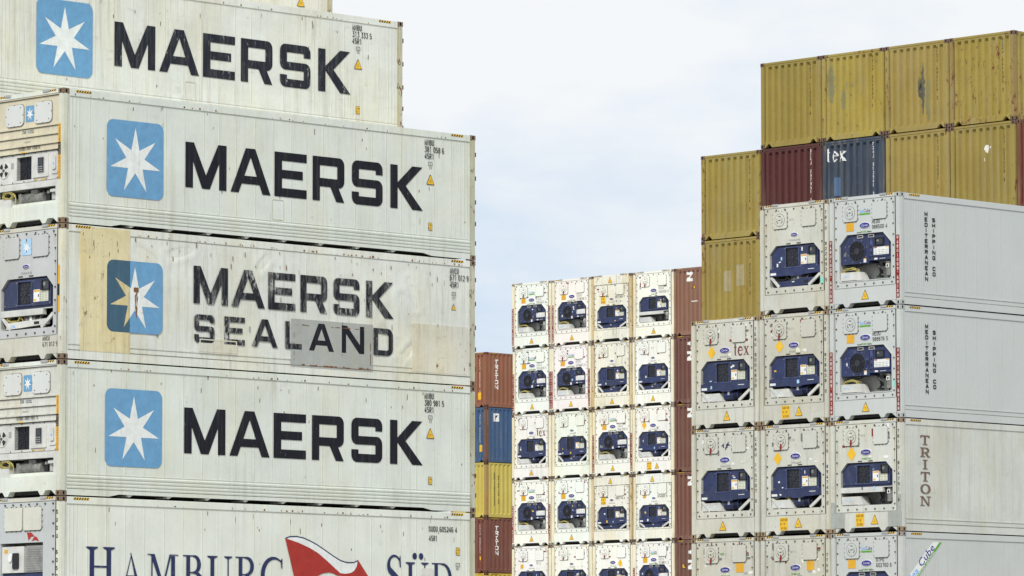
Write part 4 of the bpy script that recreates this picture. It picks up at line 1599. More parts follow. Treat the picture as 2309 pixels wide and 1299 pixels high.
# ---- the patched and yellowed one
r = left_box(0, 1, 'patched white container marked 671 012 9 with yellowed strip and grey repair patch', 'smooth', (.70, .71, .635), .55)
root671 = r


def m_wrinkled():
    mb = MB('S')
    from mathutils import noise as mn
    nx, nz = 230, 48
    a0, a1, z0, z1 = .20, 12.0, .35, 2.72
    k = mb.mi('container_paint')
    vs = []
    creases = [(9.9, 1.9, 10.5, .6, .12), (9.3, 1.15, 9.95, .35, .10), (2.1, 2.45, 2.6, 2.2, .12), (5.6, 2.3, 5.9, 2.6, .10), (10.3, .9, 9.7, .3, .10), (3.0, 2.4, 3.6, 2.55, .1), (10.1, 2.3, 10.35, 1.7, .08), (4.2, .75, 4.5, .45, .08)]
    for j in range(nz + 1):
        row = []
        for i in range(nx + 1):
            a = a0 + (a1 - a0) * i / nx; z = z0 + (z1 - z0) * j / nz
            e = min(1, (a - a0) * 3, (a1 - a) * 3, (z - z0) * 4, (z1 - z) * 4)
            d = -.023 + e * (.006 * mn.noise(Vector((a * .9, z * 1.3, 3))) + .003 * mn.noise(Vector((a * 3.5, z * 2.5, 9))))
            for (xa, za, xb, zb, w) in creases:
                t = max(0, min(1, ((a - xa) * (xb - xa) + (z - za) * (zb - za)) / ((xb - xa) ** 2 + (zb - za) ** 2)))
                q = math.hypot(a - xa - t * (xb - xa), z - za - t * (zb - za))
                d -= e * .022 * math.exp(-(q / w) ** 2) * math.sin(math.pi * (.15 + .7 * t)) - e * .010 * math.exp(-((q - w * 1.6) / w) ** 2)
            row.append(mb.bm.verts.new(mb.P(a, z, d)))
        vs.append(row)
    for j in range(nz):
        for i in range(nx):
            f = mb.bm.faces.new((vs[j][i], vs[j][i + 1], vs[j + 1][i + 1], vs[j + 1][i])); f.material_index = k; f.smooth = True
    return mb.done('dented_skin')


part(r, 'dented_skin', m_wrinkled(), (.685, .70, .635, .45))
# yellowed film, star square half under it
mb = MB('S'); mb.box(.505, 1.878, .20, 2.86, -.02, -.003, 'container_paint')
part(r, 'yellowed_strip', mb.done('yellowed_strip'), (.69, .605, .36, .8))
mb = MB('S')
sq = rrect(1.236, 2.80, .655, 2.20, .17)
def clip(poly, x, keep_left):
    out = []
    for i in range(len(poly)):
        p, q = poly[i], poly[(i + 1) % len(poly)]
        inp = (p[0] <= x) == keep_left; inq = (q[0] <= x) == keep_left
        if inp: out.append(p)
        if inp != inq:
            t = (x - p[0]) / (q[0] - p[0]); out.append((x, p[1] + t * (q[1] - p[1])))
    return out
st = star_pts(2.015, 1.39, .71, .69)
mb.flat([clip(sq, 1.878, True)], -.001, 'darkened_blue_film')
mb.flat([clip(sq, 1.878, False)], -.004, 'light_blue_paint')
mb.flat([clip(st, 1.878, True)], .001, 'tan_film')
mb.flat([clip(st, 1.878, False)], -.002, 'star_white')
part(r, 'star_logo', mb.done('star_logo', False))
mb = MB('S')
for k in range(7):
    rr_ = random.Random(k)
    x_ = 2.03 + rr_.uniform(-.03, .03); mb.flat([[(x_, 1.52 - k * .06), (x_ + rr_.uniform(.02, .05), 1.58 - k * .06), (x_ + .012, 1.30 - k * .06)]], .0 + k * .0002, 'rust_flake')
mb.prism(rrect(1.98, 2.11, 1.54, 1.64, .03), -.02, .01, 'rust_flake')
part(r, 'lashing_stub', mb.done('lashing_stub', False))
mb = MB('S'); mb.box(6.517, 8.982, .165, 1.235, -.02, -.0055, 'container_paint')
for i in range(5): mb.box(6.8 + i * .5, 6.812 + i * .5, .22, 1.12, -.0055, -.002, 'container_paint')
part(r, 'repair_patch', mb.done('repair_patch'), (.385, .40, .37, .45))
mb = MB('S')
rq = random.Random(12)
x = 6.60
while x < 8.92:                                  # broken rusty weld seam round the plate
    w = rq.uniform(.02, .16)
    if rq.random() < .45: mb.flat([rect(x, x + w, 1.10, 1.10 + rq.uniform(.008, .022))], -.0008, 'rust_flake')
    if x > 7.4 or rq.random() < .4: mb.flat([rect(x, x + w, .205, .205 + rq.uniform(.012, .045))], -.0008, 'rust_flake')
    x += w + rq.uniform(0, .03)
z = .25
while z < 1.1:
    h = rq.uniform(.02, .1)
    if rq.random() < .5: mb.flat([rect(6.60, 6.612, z, z + h)], -.0008, 'rust_flake')
    if rq.random() < .7: mb.flat([rect(8.90, 8.918, z, z + h)], -.0008, 'rust_flake')
    z += h
part(r, 'rusty_seam', mb.done('rusty_seam', False))
mb = MB('S'); mb.prism(rect(10.205, 12.0, .22, 1.345), -.02, -.006, 'container_paint'); mb.prism(rect(10.29, 11.93, .25, 1.25), -.006, -.002, 'container_paint')
part(r, 'repair_patch', mb.done('repair_patch'), (.655, .64, .545, .75))
mb = MB('S'); mb.prism(rect(3.83, 4.95, .33, .66), -.02, -.004, 'container_paint'); mb.ring([(3.85, .36), (4.93, .36), (4.93, .64), (3.85, .64)], [(3.88, .385), (4.90, .385), (4.90, .615), (3.88, .615)], -.01, 0, 'container_paint')
part(r, 'repair_patch', mb.done('repair_patch'), (.62, .61, .52, .6))
maersk(r, 3.675, 1.403, .82, .838, 'worn_black_lettering', -.005)
mb = MB('S')
for ch, a0, a1 in zip('SEALAND', (3.7, 4.564, 5.369, 6.345, 7.05, 8.034, 9.003), (4.281, 5.16, 6.123, 6.837, 7.798, 8.714, 9.596)):
    w = BLOCK[ch][0]
    block(mb, ch, a0, .558, .61, -.001, 'black_lettering' if a0 > 7 and a0 < 8.9 else 'worn_black_lettering', (a1 - a0) / w)
part(r, 'lettering', mb.done('lettering', False))
mb = MB('S')
for t, z in (('MWCU', 2.545), ('671 012 9', 2.395), ('45R1', 2.235)): mb.text(t, 11.38, z, .135, -.005, 'marking_black', .5)
mb.flat([rect(11.44, 11.56, 2.04, 2.13), rect(11.45, 11.55, 2.05, 2.12)], -.005, 'marking_black')
mb.text('IC', 11.50, 2.065, .04, -.004, 'marking_black', 1, 'C')
mb.text('07', 11.50, 1.96, .055, -.005, 'marking_black', .8, 'C')
part(r, 'marking', mb.done('marking', False))
part(r, 'warning_triangle', cached('st3', m_side_triangle, 11.50, 1.72, .14, .07))
GREY_W = (.50, .51, .50)
part(r, 'bottom_sill', cached(('ef', 'N'), m_end_frame, 'N'), (.56, .55, .47, .6))
part(r, 'top_sill', cached(('ts', 'N'), m_top_sill, 'N'), (.56, .55, .47, .6))
part(r, 'unit_panel', cached(('panel', 'B', 0.), m_unit_panel, 'B', 0.), (*GREY_W, .35))
for a0, a1 in ((.47, .98), (1.43, 1.97)):
    part(r, 'access_cover', m_hatch(a0, a1, 2.23, 2.69, False), (*GREY_W, .3))
star_logo(r, 'E', 1.065, 1.385, 2.285, 2.63, -.012, 'faded_blue_paint', .03)
u = part(r, 'refrigeration_unit', cached(('bu', 1.13, 0.), m_rect_unit, 0, 1.78, 1.13))
part(u, 'fan', cached(('bf', 1.13, 0.), m_rect_fan, 1.23, 1.72))
part(u, 'control_display', cached(('bd', 0.), m_display, 1.70, 1.97, 1.50, 1.73, -.055))
part(u, 'instruction_label', cached(('bl', 1.13, 0.), m_labels, 'B', 1.13, 1.78))
part(r, 'shelf', cached(('sh', 1.13), m_shelf, 1.13))
part(r, 'compressor', cached(('cp', .715, 'bar'), m_compressor, .715, False))
part(r, 'diagonal_brace', cached(('br', 1.13, .715), m_braces, .99, .715))
mb = MB('E'); mb.prism([(.50, .72), (1.9, .78), (1.9, .90), (.50, .86)], -.12, -.05, 'white_steel')
mb.box(1.45, 1.62, .79, .85, -.055, -.045, 'black_plastic')
mb.text('R-134a', .60, .75, .07, -.048, 'logo_sky', .8)
part(r, 'bracket_bar', mb.done('bracket_bar'))
part(r, 'cable_coil', cached('lc', m_cables, 4, .50, 1.0, .95))
mb = MB('E')
mb.text('MWCU', 1.80, .41, .095, .0, 'marking_black', .6); mb.text('671 012 9', 1.80, .285, .095, .0, 'marking_black', .6)
part(r, 'marking', mb.done('marking', False))
part(r, 'maker_badge', cached(('badge', 2.04, 'THINLINE', .22), m_badge, 1.21, 2.04, .22, 'THINLINE', 'marking_grey'))
mb = MB('E'); mb.flat([rect(2.30, 2.36, 1.0, 2.0)], .003, 'label_orange'); mb.flat([rect(2.30, 2.36, 1.35, 1.6)], .004, 'marking_black')
part(r, 'warning_strip', mb.done('warning_strip', False))

scars(r, 77, (), 60, -.004, .4)
# ---- the lowest one in view on the left
r = left_box(0, -1, 'white container marked 605246 4 with big red flag, lowest in the left stack', 'smooth', (.71, .73, .65), .28)
scars(r, 91, (), 30)
mb = MB('S')
NV = 'navy_lettering'
zb = .96
for ch, a0, a1, h in (('H', .708, 1.52, .88), ('A', 1.68, 2.28, .765), ('M', 2.42, 3.30, .765), ('B', 3.42, 3.99, .765), ('U', 4.11, 4.82, .765), ('R', 4.925, 5.56, .765), ('G', 5.66, 6.345, .765),
                      ('S', 9.41, 9.885, .92), ('U', 10.01, 10.71, .765), ('D', 10.82, 11.46, .765)):
    w = serif_glyph(ch)[0]
    serif(mb, ch, a0, zb, h, -.014, NV, (a1 - a0) / w)
for a in (10.289, 10.487): mb.flat([arc(a, 1.865, .07, 0, 342, 19, .075)], -.014, NV)
part(r, 'lettering', mb.done('lettering', False))
mb = MB('S')
top = [(6.37, 2.172), (6.50, 2.215), (6.70, 2.225), (6.90, 2.20), (7.10, 2.14), (7.312, 2.06), (7.55, 1.945), (7.80, 1.82), (8.02, 1.725), (8.15, 1.695), (8.268, 1.682), (8.42, 1.69), (8.549, 1.737)]
tl = [p for p in top]; tb = [(p[0], p[1] - .026) for p in top][::-1]
mb.flat([tl + tb], -.0105, NV)
mb.flat([[(6.38, 2.15)] + [(p[0], p[1] - .012) for p in top[1:-1]] + [(8.54, 1.72), (8.509, 1.589), (8.44, 1.50), (8.349, 1.448), (8.18, 1.42), (8.016, 1.431), (7.631, 1.686), (7.35, 1.86), (7.102, 1.967), (6.75, 2.08)]], -.0145, 'star_white')
mb.flat([[(6.37, 2.165), (6.75, 2.08), (7.102, 1.967), (7.35, 1.86), (7.631, 1.686), (7.82, 1.56), (8.016, 1.431), (8.05, 1.38), (7.95, 1.37), (7.80, 1.425), (7.68, 1.44), (7.50, 1.42), (7.35, 1.36), (7.05, 1.18), (6.92, .62), (6.80, .80)]], -.0125, 'flag_red')
mb.flat([[(8.016, 1.431), (8.18, 1.42), (8.349, 1.448), (8.44, 1.50), (8.509, 1.589), (8.549, 1.737), (8.858, 1.384), (9.30, .85), (9.0, .72), (8.6, .75), (8.3, .95), (8.1, 1.25)]], -.0120, 'flag_red')
part(r, 'flag_emblem', mb.done('flag_emblem', False))
mb = MB('S')
mb.text('SUDU 605246 4', 10.72, 2.43, .125, -.014, 'marking_black', .55)
mb.text('45R1', 10.735, 2.22, .125, -.014, 'marking_black', .5)
part(r, 'marking', mb.done('marking', False))
small_signs(r, (11.575, 1.65), (11.585, 1.915), '87')
mb = MB('S')
mb.prism(rrect(10.50, 10.86, 1.42, 1.60, .02), -.02, -.009, 'container_paint')
part(r, 'repair_patch', mb.done('repair_patch'), (.64, .63, .56, .4))
part(r, 'bottom_sill', cached(('ef', 'N'), m_end_frame, 'N'), (.56, .55, .49, .4))
part(r, 'top_sill', cached(('ts', 'N'), m_top_sill, 'N'), (.56, .55, .49, .4))
mb = MB('E')
mb.box(PX0, PX1, 1.93, PZ1, -.3, -.02, 'container_paint')
mb.box(1.84, PX1, .53, 1.93, -.3, -.02, 'container_paint'); mb.box(PX0, .40, .53, 1.93, -.3, -.02, 'container_paint')
for i in range(8):
    mb.ell(PX1 - .05, .7 + i * .27, .02, .02, -.02, .006, 'bolt_dark', 8); mb.ell(PX0 + .1 + i * .27, 2.74, .02, .02, -.02, .006, 'bolt_dark', 8)
mb.box(PX1, PX1 + .012, PZ0, PZ1, -.08, -.018, 'groove_dark')
part(r, 'unit_panel', mb.done('unit_panel'), (.50, .52, .52, .3))
for a0, a1 in ((.56, 1.16), (1.20, 1.80)):
    part(r, 'access_cover', m_hatch(a0, a1, 2.19, 2.68, False), (.62, .62, .54, .35))
mb = MB('E')
mb.flat([[(1.30, 2.15), (1.45, 2.14), (1.56, 2.06), (1.44, 2.05), (1.36, 1.97)]], -.014, 'flag_red'); mb.flat([[(1.56, 2.06), (1.64, 2.04), (1.71, 1.95), (1.58, 1.98), (1.46, 1.96)]], -.014, 'flag_red')
part(r, 'flag_emblem', mb.done('flag_emblem', False))
mb = MB('E')
mb.box(.42, 1.16, 1.30, 1.86, -.3, -.05, 'white_steel')
mb.prism(rrect(.80, 1.0, 1.38, 1.72, .03), -.05, -.02, 'black_plastic'); mb.ell(.72, 1.62, .06, .09, -.05, -.02, 'label_white', 14)
mb.flat([rect(.50, .62, 1.72, 1.80)], -.048, 'label_orange')
mb.box(.42, 1.84, .60, 1.28, -.4, -.10, 'navy_casing')
part(r, 'control_box', mb.done('control_box'))
mb = MB('E')
mb.box(1.20, 1.83, 1.30, 1.87, -.3, -.08, 'marking_grey')
for i in range(14): mb.box(1.24 + i * .042, 1.252 + i * .042, 1.33, 1.84, -.08, -.05, 'galvanised')
for i in range(10): mb.box(1.22, 1.81, 1.35 + i * .05, 1.358 + i * .05, -.08, -.055, 'galvanised')
mb.box(1.24, 1.66, 1.36, 1.82, -.078, -.074, 'machine_grey')
part(r, 'fan_grille', mb.done('fan_grille'))
mb = MB('E')
mb.vtext('SUDU 605246 4', 2.33, 2.60, .085, .17, .004, 'marking_black', .8)
part(r, 'marking', mb.done('marking', False))

# ------------------------------------------------------------------ near right stack
WR = (.57, .58, .53)
MSC = (.53, .55, .53)
STRIPS = (.06, 2.35)
GR = GROUPS['R']
G = .017


def num_v(s, zt=2.6): return ('v', s, 2.345, zt, .085, .135, 'marking_black', .75)


def orange(a=.59, z=1.99): return (a, z, .26, .22)


r = reefer('container', base('R', 0, 2, 0, RH, jy=-.02), 'clean pale grey container marked 988500 4, top corner of the right stack', GR, 'C', MSC, .06, shell='plain_ribbed',
           cast=(.42, .43, .41, .1), strip=STRIPS, badge='PRIMELINE', logo=(1.226, 2.45), label_box=orange(), coil=2,
           texts=[('t', 'MEDU', 1.47, 2.14, .105, 'marking_black', .62), ('t', '988500 4', 1.47, 2.0, .105, 'marking_black', .62)])
r2 = reefer('container', base('R', 0, 1, 0, RH), 'clean pale grey container marked 988876 5, second from top at the right stack corner', GR, 'C', MSC, .07, shell='plain_ribbed',
            cast=(.42, .43, .41, .15), strip=STRIPS, badge='PRIMELINE', logo=(1.226, 2.45), label_box=orange(), coil=4,
            texts=[('t', 'MEDU', 1.47, 2.14, .105, 'marking_black', .62), ('t', '988876 5', 1.47, 2.0, .105, 'marking_black', .62), ('r', 2.13, 2.21, .80, .98, 'sticker_teal')])
for rr0, za, zs in ((r, 2.448, 2.311), (r2, 2.442, 2.300)):
    mb = MB('S')
    for i, ch in enumerate('MEDITERRANEAN'): stroke_text(mb, ch, 1.04, za - .108 - i * .1395, .098, -.014, 'marking_black', 1.3, .26, 'C')
    for i, ch in enumerate('SHIPPING CO'):
        if ch != ' ': stroke_text(mb, ch, 1.335, zs - .108 - i * .1400, .098, -.014, 'marking_black', 1.3, .26, 'C')
    part(rr0, 'lettering', mb.done('lettering', False))
r3 = reefer('container', base('R', 0, 0, 0, RH), 'weathered white container marked 814791 6 with brown vertical lettering on its long side', GR, 'B', (.585, .595, .54), .40, low='shelf', badge='PRIMELINE', tri=1.52,
            caution=(.87, .16), texts=[('t', 'TRITON', 1.05, 2.46, .05, 'marking_grey', 1.1), ('diamond', .73, 2.03, .15, .19), num_v('TRIU  814791 6')], tape=3, coil=None,
            cast=(.30, .22, .14, .5))
mb = MB('S')
for i, ch in enumerate('TRITON'): serif(mb, ch + '_', .945, 2.476 - .245 - i * .312, .245, -.014, 'brown_lettering', .44, True)
part(r3, 'lettering', mb.done('lettering', False))
mb = MB('E')
for a0, a1 in ((.0, .50), (1.95, 2.43)): mb.flat([rect(a0 + .02, a1, .13, .52 if a0 == 0 else .52)], .0005, 'grey_repair_paint')
mb.flat([rect(.02, .16, .52, .80)], .0005, 'grey_repair_paint'); mb.flat([rect(2.28, 2.42, .52, .95)], .0005, 'grey_repair_paint')
part(r3, 'repair_paint', mb.done('repair_paint', False))
r4 = reefer('container', base('R', 0, -1, 0, RH), 'pale container marked 602760 6 with slanted logo band, lowest at the right corner', GR, 'C', (.53, .545, .52), .16, shell='plain_ribbed',
            badge='PRIMELINE', logo=(1.226, 2.45), label_box=orange(), cast=(.33, .30, .26, .3),
            texts=[('t', 'OTPU', 1.55, 2.14, .105, 'marking_black', .62), ('t', '602760 6', 1.55, 2.0, .105, 'marking_black', .62)])
# slanted logo band
mb = MB('S')
mb.flat([[(.2, 1.70), (1.222, 2.652), (1.587, 2.652), (.2, 1.30)]], -.016, 'label_white')
mb.flat([[(.2, 1.405), (1.475, 2.652), (1.575, 2.652), (.2, 1.31)]], -.0148, 'logo_green')
part(r4, 'logo_band', mb.done('logo_band', False))
mb = MB('S')
def slanted(s, a, z, h, ang, d, m, xs=.8):
    vs, fs, w = glyph_text(s)
    k = h / .729
    c, sn = math.cos(ang), math.sin(ang)
    bv = [mb.bm.verts.new(mb.P(a + x * k * xs * c - y * k * sn, z + x * k * xs * sn + y * k * c, d)) for x, y in vs]
    i = mb.mi(m)
    for f in fs:
        try: mb.bm.faces.new([bv[j] for j in f]).material_index = i
        except ValueError: pass
slanted('Sea', .36, 1.60, .185, R(43.2), -.012, 'logo_sky', 1.25)
slanted('Cube', .76, 1.985, .21, R(43.2), -.012, 'badge_violet', 1.2)
slanted('CONTAINER LEASING', .42, 1.555, .06, R(43.2), -.012, 'label_white', 1.5)
part(r4, 'lettering', mb.done('lettering', False))

c1 = [(2, 'white container marked 822492 5 in the top tier of the right stack', dict(low='bar', tape=None, tri=None, badge_w=.24, texts=[('t', 'TRITON', 1.05, 2.43, .05, 'marking_grey', 1.1), num_v('TRIU  822492 5'), ('r', 2.13, 2.21, .72, .88, 'sticker_teal')], coil=3)),
      (1, 'stained white container marked 878638 0, right of the one with maroon letters, right stack', dict(low='box', tape=11, tri=1.40, caution=(.80, .16), texts=[('t', 'TRITON', 1.03, 2.46, .06, 'marking_grey', 1.1), ('diamond', .72, 2.05, .14, .18), num_v('TRIU  878638 0'), ('r', 1.30, 1.46, 1.86, 1.96, 'label_cream')], coil=9)),
      (0, 'white container marked 894740 0 with many tape scraps around its vent covers, right stack', dict(low='box', tape=12, tri=1.32, caution=(.67, .14), texts=[('t', 'TRITON', .98, 2.45, .06, 'marking_grey', 1.1), ('diamond', .60, 2.02, .14, .18), num_v('TRIU  894740 0')], coil=5)),
      (-1, 'grimy white container in the middle of the right stack\'s lowest visible tier', dict(low='box', tape=13, tri=1.40, badge='PRIMELINE', texts=[('t', 'TRITON', 1.03, 2.44, .06, 'marking_grey', 1.1), num_v('TTNU  8', 2.4), ('r', 1.62, 1.88, 1.98, 2.22, 'label_orange')]))]
for k, lab, kw in c1:
    reefer('container', base('R', 1, k, G, RH, jx=random.Random(k).uniform(-.02, .02)), lab, GR, 'B', (.565, .56, .49) if k != 1 else (.54, .53, .455), .52, cast=(.30, .22, .14, .5), **kw)
c2 = [(1, 'white container with maroon serif letters beside its oval badge, right stack', dict(low='box', tape=21, tri=1.30, texts=[('diamond', .75, 2.02, .14, .18), num_v('TEMU 9004830'), ('serif', 'tex', 1.54, 1.90, .33, 'maroon_lettering')])),
      (0, 'white container with small blue dragon mark between its covers, right stack', dict(low='box', tape=22, tri=1.15, texts=[num_v('CXRU 115707 0')], coil=6)),
      (-1, 'white container with red and green tape on its covers, lower left of the right stack', dict(low='box', tape=23, tri=1.15, badge='PRIMELINE', texts=[('t', 'TRITON', 1.03, 2.44, .06, 'marking_grey', 1.1), ('r', 1.62, 1.88, 1.98, 2.22, 'label_orange'), ('r', .56, .68, 2.44, 2.48, 'logo_green'), ('r', 1.06, 1.18, 2.46, 2.50, 'logo_green'), ('r', 1.72, 1.76, 2.68, 2.78, 'warning_red'), ('r', .72, .76, 2.68, 2.78, 'warning_red')]))]
for k, lab, kw in c2:
    q = reefer('container', base('R', 2, k, G, RH, jx=random.Random(k + 9).uniform(-.02, .02), jy=.03), lab, GR, 'B', (.585, .58, .51), .46, cast=(.30, .22, .14, .5), **kw)
    if k == 0:
        mb = MB('E')
        pts = [(1.10 + .035 * i + .03 * math.sin(i * 1.7), 2.42 + .05 * math.sin(i * 1.15)) for i in range(9)]
        for s in ribbon(pts, [.02, .03, .04, .045, .04, .05, .06, .05, .02]): mb.flat([s], -.0135, 'navy_lettering')
        for i in (2, 4, 6, 7):
            x, z = pts[i]
            mb.flat([[(x, z), (x + .05, z + .09), (x + .03, z + .01)]], -.0130, 'navy_lettering'); mb.flat([[(x, z), (x - .02, z - .08), (x + .03, z - .01)]], -.0128, 'navy_lettering')
        part(q, 'dragon_emblem', mb.done('dragon_emblem', False))

# ------------------------------------------------------------------ dry (corrugated) containers
def corr(period, flat, slope, depth, top=-.02):
    """returns profile(a) and list of break points"""
    def prof(a, start):
        t = (a - start) % period
        if t < flat: return top
        if t < flat + slope: return top - depth * (t - flat) / slope
        if t < 2 * flat + slope: return top - depth
        return top - depth * (1 - (t - 2 * flat - slope) / (period - 2 * flat - slope))
    return prof


EP, ED = .254, .070
SP, SD = .278, .036


def end_prof(a):
    return corr(EP, .099, .028, ED)(a, .20)


def side_prof(a):
    return corr(SP, .072, .067, SD, -.008)(a, .22)


def breaks(start, period, offs, a0, a1):
    out = []
    x = start
    while x < a1:
        for o in offs:
            if a0 < x + o < a1: out.append(x + o)
        x += period
    return out


EB = breaks(.20, EP, (0, .099, .127, .226), .17, CW - .17)
SB = breaks(.22, SP, (0, .072, .139, .211), .18, CL - .18)


def m_dry_end(H):
    mb = MB('E')
    p = 'container_paint'
    k = mb.mi(p)
    xs = [.155] + EB + [CW - .155]
    z0, z1 = .15, H - .13
    rows = [[mb.bm.verts.new(mb.P(x, z, -.02 if q else end_prof(x))) for x in xs] for z, q in ((z0, 1), (z0 + .06, 0), (z1 - .075, 0), (z1, 1))]
    for lo, hi in zip(rows, rows[1:]):
        for i in range(len(xs) - 1):
            mb.bm.faces.new((lo[i], lo[i + 1], hi[i + 1], hi[i])).material_index = k
    return mb.done('end_wall')


def m_dry_side(H):
    mb = MB('S')
    k = mb.mi('container_paint')
    xs = [.155] + SB + [CL - .155]
    z0, z1 = .16, H - .075
    rows = [[mb.bm.verts.new(mb.P(x, z, -.008 if q else side_prof(x))) for x in xs] for z, q in ((z0, 1), (z0 + .05, 0), (z1 - .06, 0), (z1, 1))]
    for lo, hi in zip(rows, rows[1:]):
        for i in range(len(xs) - 1):
            mb.bm.faces.new((lo[i], lo[i + 1], hi[i + 1], hi[i])).material_index = k
    return mb.done('side_wall')


def m_dry_frame(H, notch=.11):
    mb = MB('E')
    p = 'container_paint'
    # top end rail with sloped lower edge
    mb.box(.162, CW - .162, H - .075, H - .012, -.10, -.006, p)
    mb.prism([(.155, H - .13), (CW - .155, H - .13), (CW - .155, H - .075), (.155, H - .075)], -.10, -.018, p)
    # bottom sill with the two fork shaped notches
    a0, a1 = .178, CW - .178
    mb.prism([(a0, .02), (a0 + .02, .02), (a0 + .13, .02 + notch), (a0 + .17, .02 + notch), (a0 + .28, .02), (a1 - .28, .02), (a1 - .17, .02 + notch), (a1 - .13, .02 + notch), (a1 - .02, .02), (a1, .02),
              (a1, .17), (a0, .17)], -.12, -.008, p)
    mb.frame = 'S'
    mb.box(.178, CL - .178, H - .075, H - .015, -.07, -.006, p)
    mb.box(.178, CL - .178, .02, .16, -.06, -.012, p)
    mb.frame = 'raw'
    hw = CW / 2
    mb.box(-CL / 2 + .12, CL / 2 - .12, -hw + .06, hw - .06, H - .05, H - .02, p)
    mb.box(-CL / 2 + .12, CL / 2 - .03, -hw + .09, hw - .09, .13, .17, p)
    mb.box(CL / 2 - .06, CL / 2 - .02, -hw + .15, hw - .15, .1, H - .1, p)
    mb.box(-CL / 2 + .15, CL / 2 - .15, hw - .06, hw - .02, .02, H - .02, p)
    return mb.done('rail_frame')


def dry(loc, H, label, group, col, wear, vtxt=None, vink='marking_black', vz=None, texts=(), side_texts=(), name='container', castc=(.16, .10, .07, .7), haz=False, postc=None, blots=()):
    root = thing(name, loc, label, 'container', group)
    if group == GROUPS['Y'] and col[1] > .2:
        col = tuple(x * .90 for x in col); wear = min(1, wear + .15)
    c = (*col, wear)
    part(root, 'end_wall', cached(('de', H), m_dry_end, H), c)
    part(root, 'side_wall', cached(('ds', H), m_dry_side, H), c)
    part(root, 'rail_frame', cached(('df', H), m_dry_frame, H), (*col, min(1, wear + .15)))
    castings_posts(root, H, postc or (*col, min(1, wear + .3)), castc)
    if haz: part(root, 'hazard_tape', cached(('haz', H), m_hazard, H))
    if vtxt:
        mb = MB('E')
        n = len(vtxt)
        zt = vz or H - .17
        mb.vtext(vtxt, 1.99, zt, .095, .122, 0, vink, .8)
        mb.follow([b for b in EB if 1.8 < b < 2.2], end_prof, .003)
        part(root, 'marking', mb.done('marking', False))
    if texts:
        mb = MB('E')
        for e in texts:
            if e[0] == 'serif':
                a = e[2]
                for ch in e[1]: a += serif(mb, ch, a, e[3], e[4], 0, e[5], e[6]) + .03
            elif e[0] == 'block':
                block(mb, e[1], e[2], e[3], e[4], 0, e[5], e[6])
            elif e[0] == 'star':
                mb.flat([[(e[1] + e[3] * (1 if q % 2 == 0 else .6) * math.sin(q * math.pi / 6), e[2] + e[3] * (1 if q % 2 == 0 else .6) * math.cos(q * math.pi / 6)) for q in range(12)]], 0, e[4])
            elif e[0] == 'tri':
                a, z, s = e[1:4]
                mb.flat([[(a - s * .55, z), (a + s * .55, z), (a, z + s)]], 0, 'marking_black'); mb.flat([[(a - s * .42, z + s * .08), (a + s * .42, z + s * .08), (a, z + s * .84)]], .001, 'warning_yellow')
            elif e[0] == 'r':
                mb.flat([rect(*e[1:5])], 0.0002, e[5])
            elif e[0] == 'poly':
                mb.flat([e[1]], 0.0004, e[2])
        mb.follow(EB, end_prof, .0035)
        part(root, 'lettering', mb.done('lettering', False))
    if side_texts:
        mb = MB('S')
        for e in side_texts:
            if e[0] == 'TRITON':
                for i, ch in enumerate('TRITON'):
                    z_ = e[1] - .19 - i * e[2]
                    stroke_text(mb, ch, .70, z_, .19, 0, 'white_lettering', 1.25 if ch != 'I' else .9, .24, 'C')
                    if ch == 'I': mb.flat([rect(.63, .77, z_, z_ + .035)], .0008, 'white_lettering'); mb.flat([rect(.63, .77, z_ + .155, z_ + .19)], .0008, 'white_lettering')
            elif e[0] == 'v':
                for i, ch in enumerate(e[1]):
                    if ch != ' ': stroke_text(mb, ch, e[2], e[3] - .1 - i * e[4], .1, 0, e[5], 1.0, .22, 'C')
            elif e[0] == 'r': mb.flat([rect(*e[1:5])], 0.0003 * e[6], e[5])
            elif e[0] == 'poly': mb.flat([e[1]], .0008, e[2])
        mb.follow([b for b in SB if b < 3], side_prof, .0035)
        part(root, 'lettering', mb.done('lettering', False))
    return root


YH = 2.591
YC = (.325, .250, .060)
YC2 = (.355, .268, .075)
GY = GROUPS['Y']
YG = .036
def smear(seed, a, z0, z1, w, m):
    """ragged tall stain outline"""
    r_ = random.Random(seed)
    n = 16
    L1 = [(a - w * (.25 + .75 * math.sin(math.pi * i / n)) * r_.uniform(.5, 1.1), z0 + (z1 - z0) * i / n) for i in range(n + 1)]
    L2 = [(a + w * (.25 + .75 * math.sin(math.pi * i / n)) * r_.uniform(.5, 1.1), z0 + (z1 - z0) * i / n) for i in range(n, -1, -1)]
    return ('poly', L1 + L2, m)


# top tier, left to right
dry(base('Y', 3, 2, YG, YH), YH, 'yellow corrugated container marked 112283 4, leftmost of the top yellow tier', GY, YC, .32, 'MSCU 112283 4')
dry(base('Y', 2, 2, YG, YH, jy=.01), YH, 'bright yellow container with a rubbed grey patch, second from left in top tier', GY, (.40, .310, .066), .62, 'MSCU 664892 1',
    texts=[smear(3, .35, 1.15, 2.25, .20, 'rubbed_patch'), smear(5, .82, .9, 1.5, .06, 'rubbed_patch'), ('r', 1.08, 1.28, 1.55, 1.64, 'rubbed_patch'), ('poly', [(.88, 1.6), (1.0, 1.71), (1.0, 1.49)], 'rubbed_patch')])
dry(base('Y', 1, 2, YG, YH), YH, 'yellow container with a dark scraped streak down its end, top tier', GY, YC2, .45, 'MEDU 685115 0',
    texts=[smear(8, 1.42, .45, 2.0, .13, 'dark_scrape'), smear(9, 1.62, .3, 1.5, .10, 'rubbed_patch'), smear(10, 1.3, 1.0, 1.6, .05, 'dark_scrape')])
dry(base('Y', 0, 2, YG, YH), YH, 'rust chipped yellow container marked 241595 0, rightmost of the top yellow tier', GY, (.35, .270, .062), .75, 'MEDU 241595 0', postc=(.28, .20, .065, 1.0))
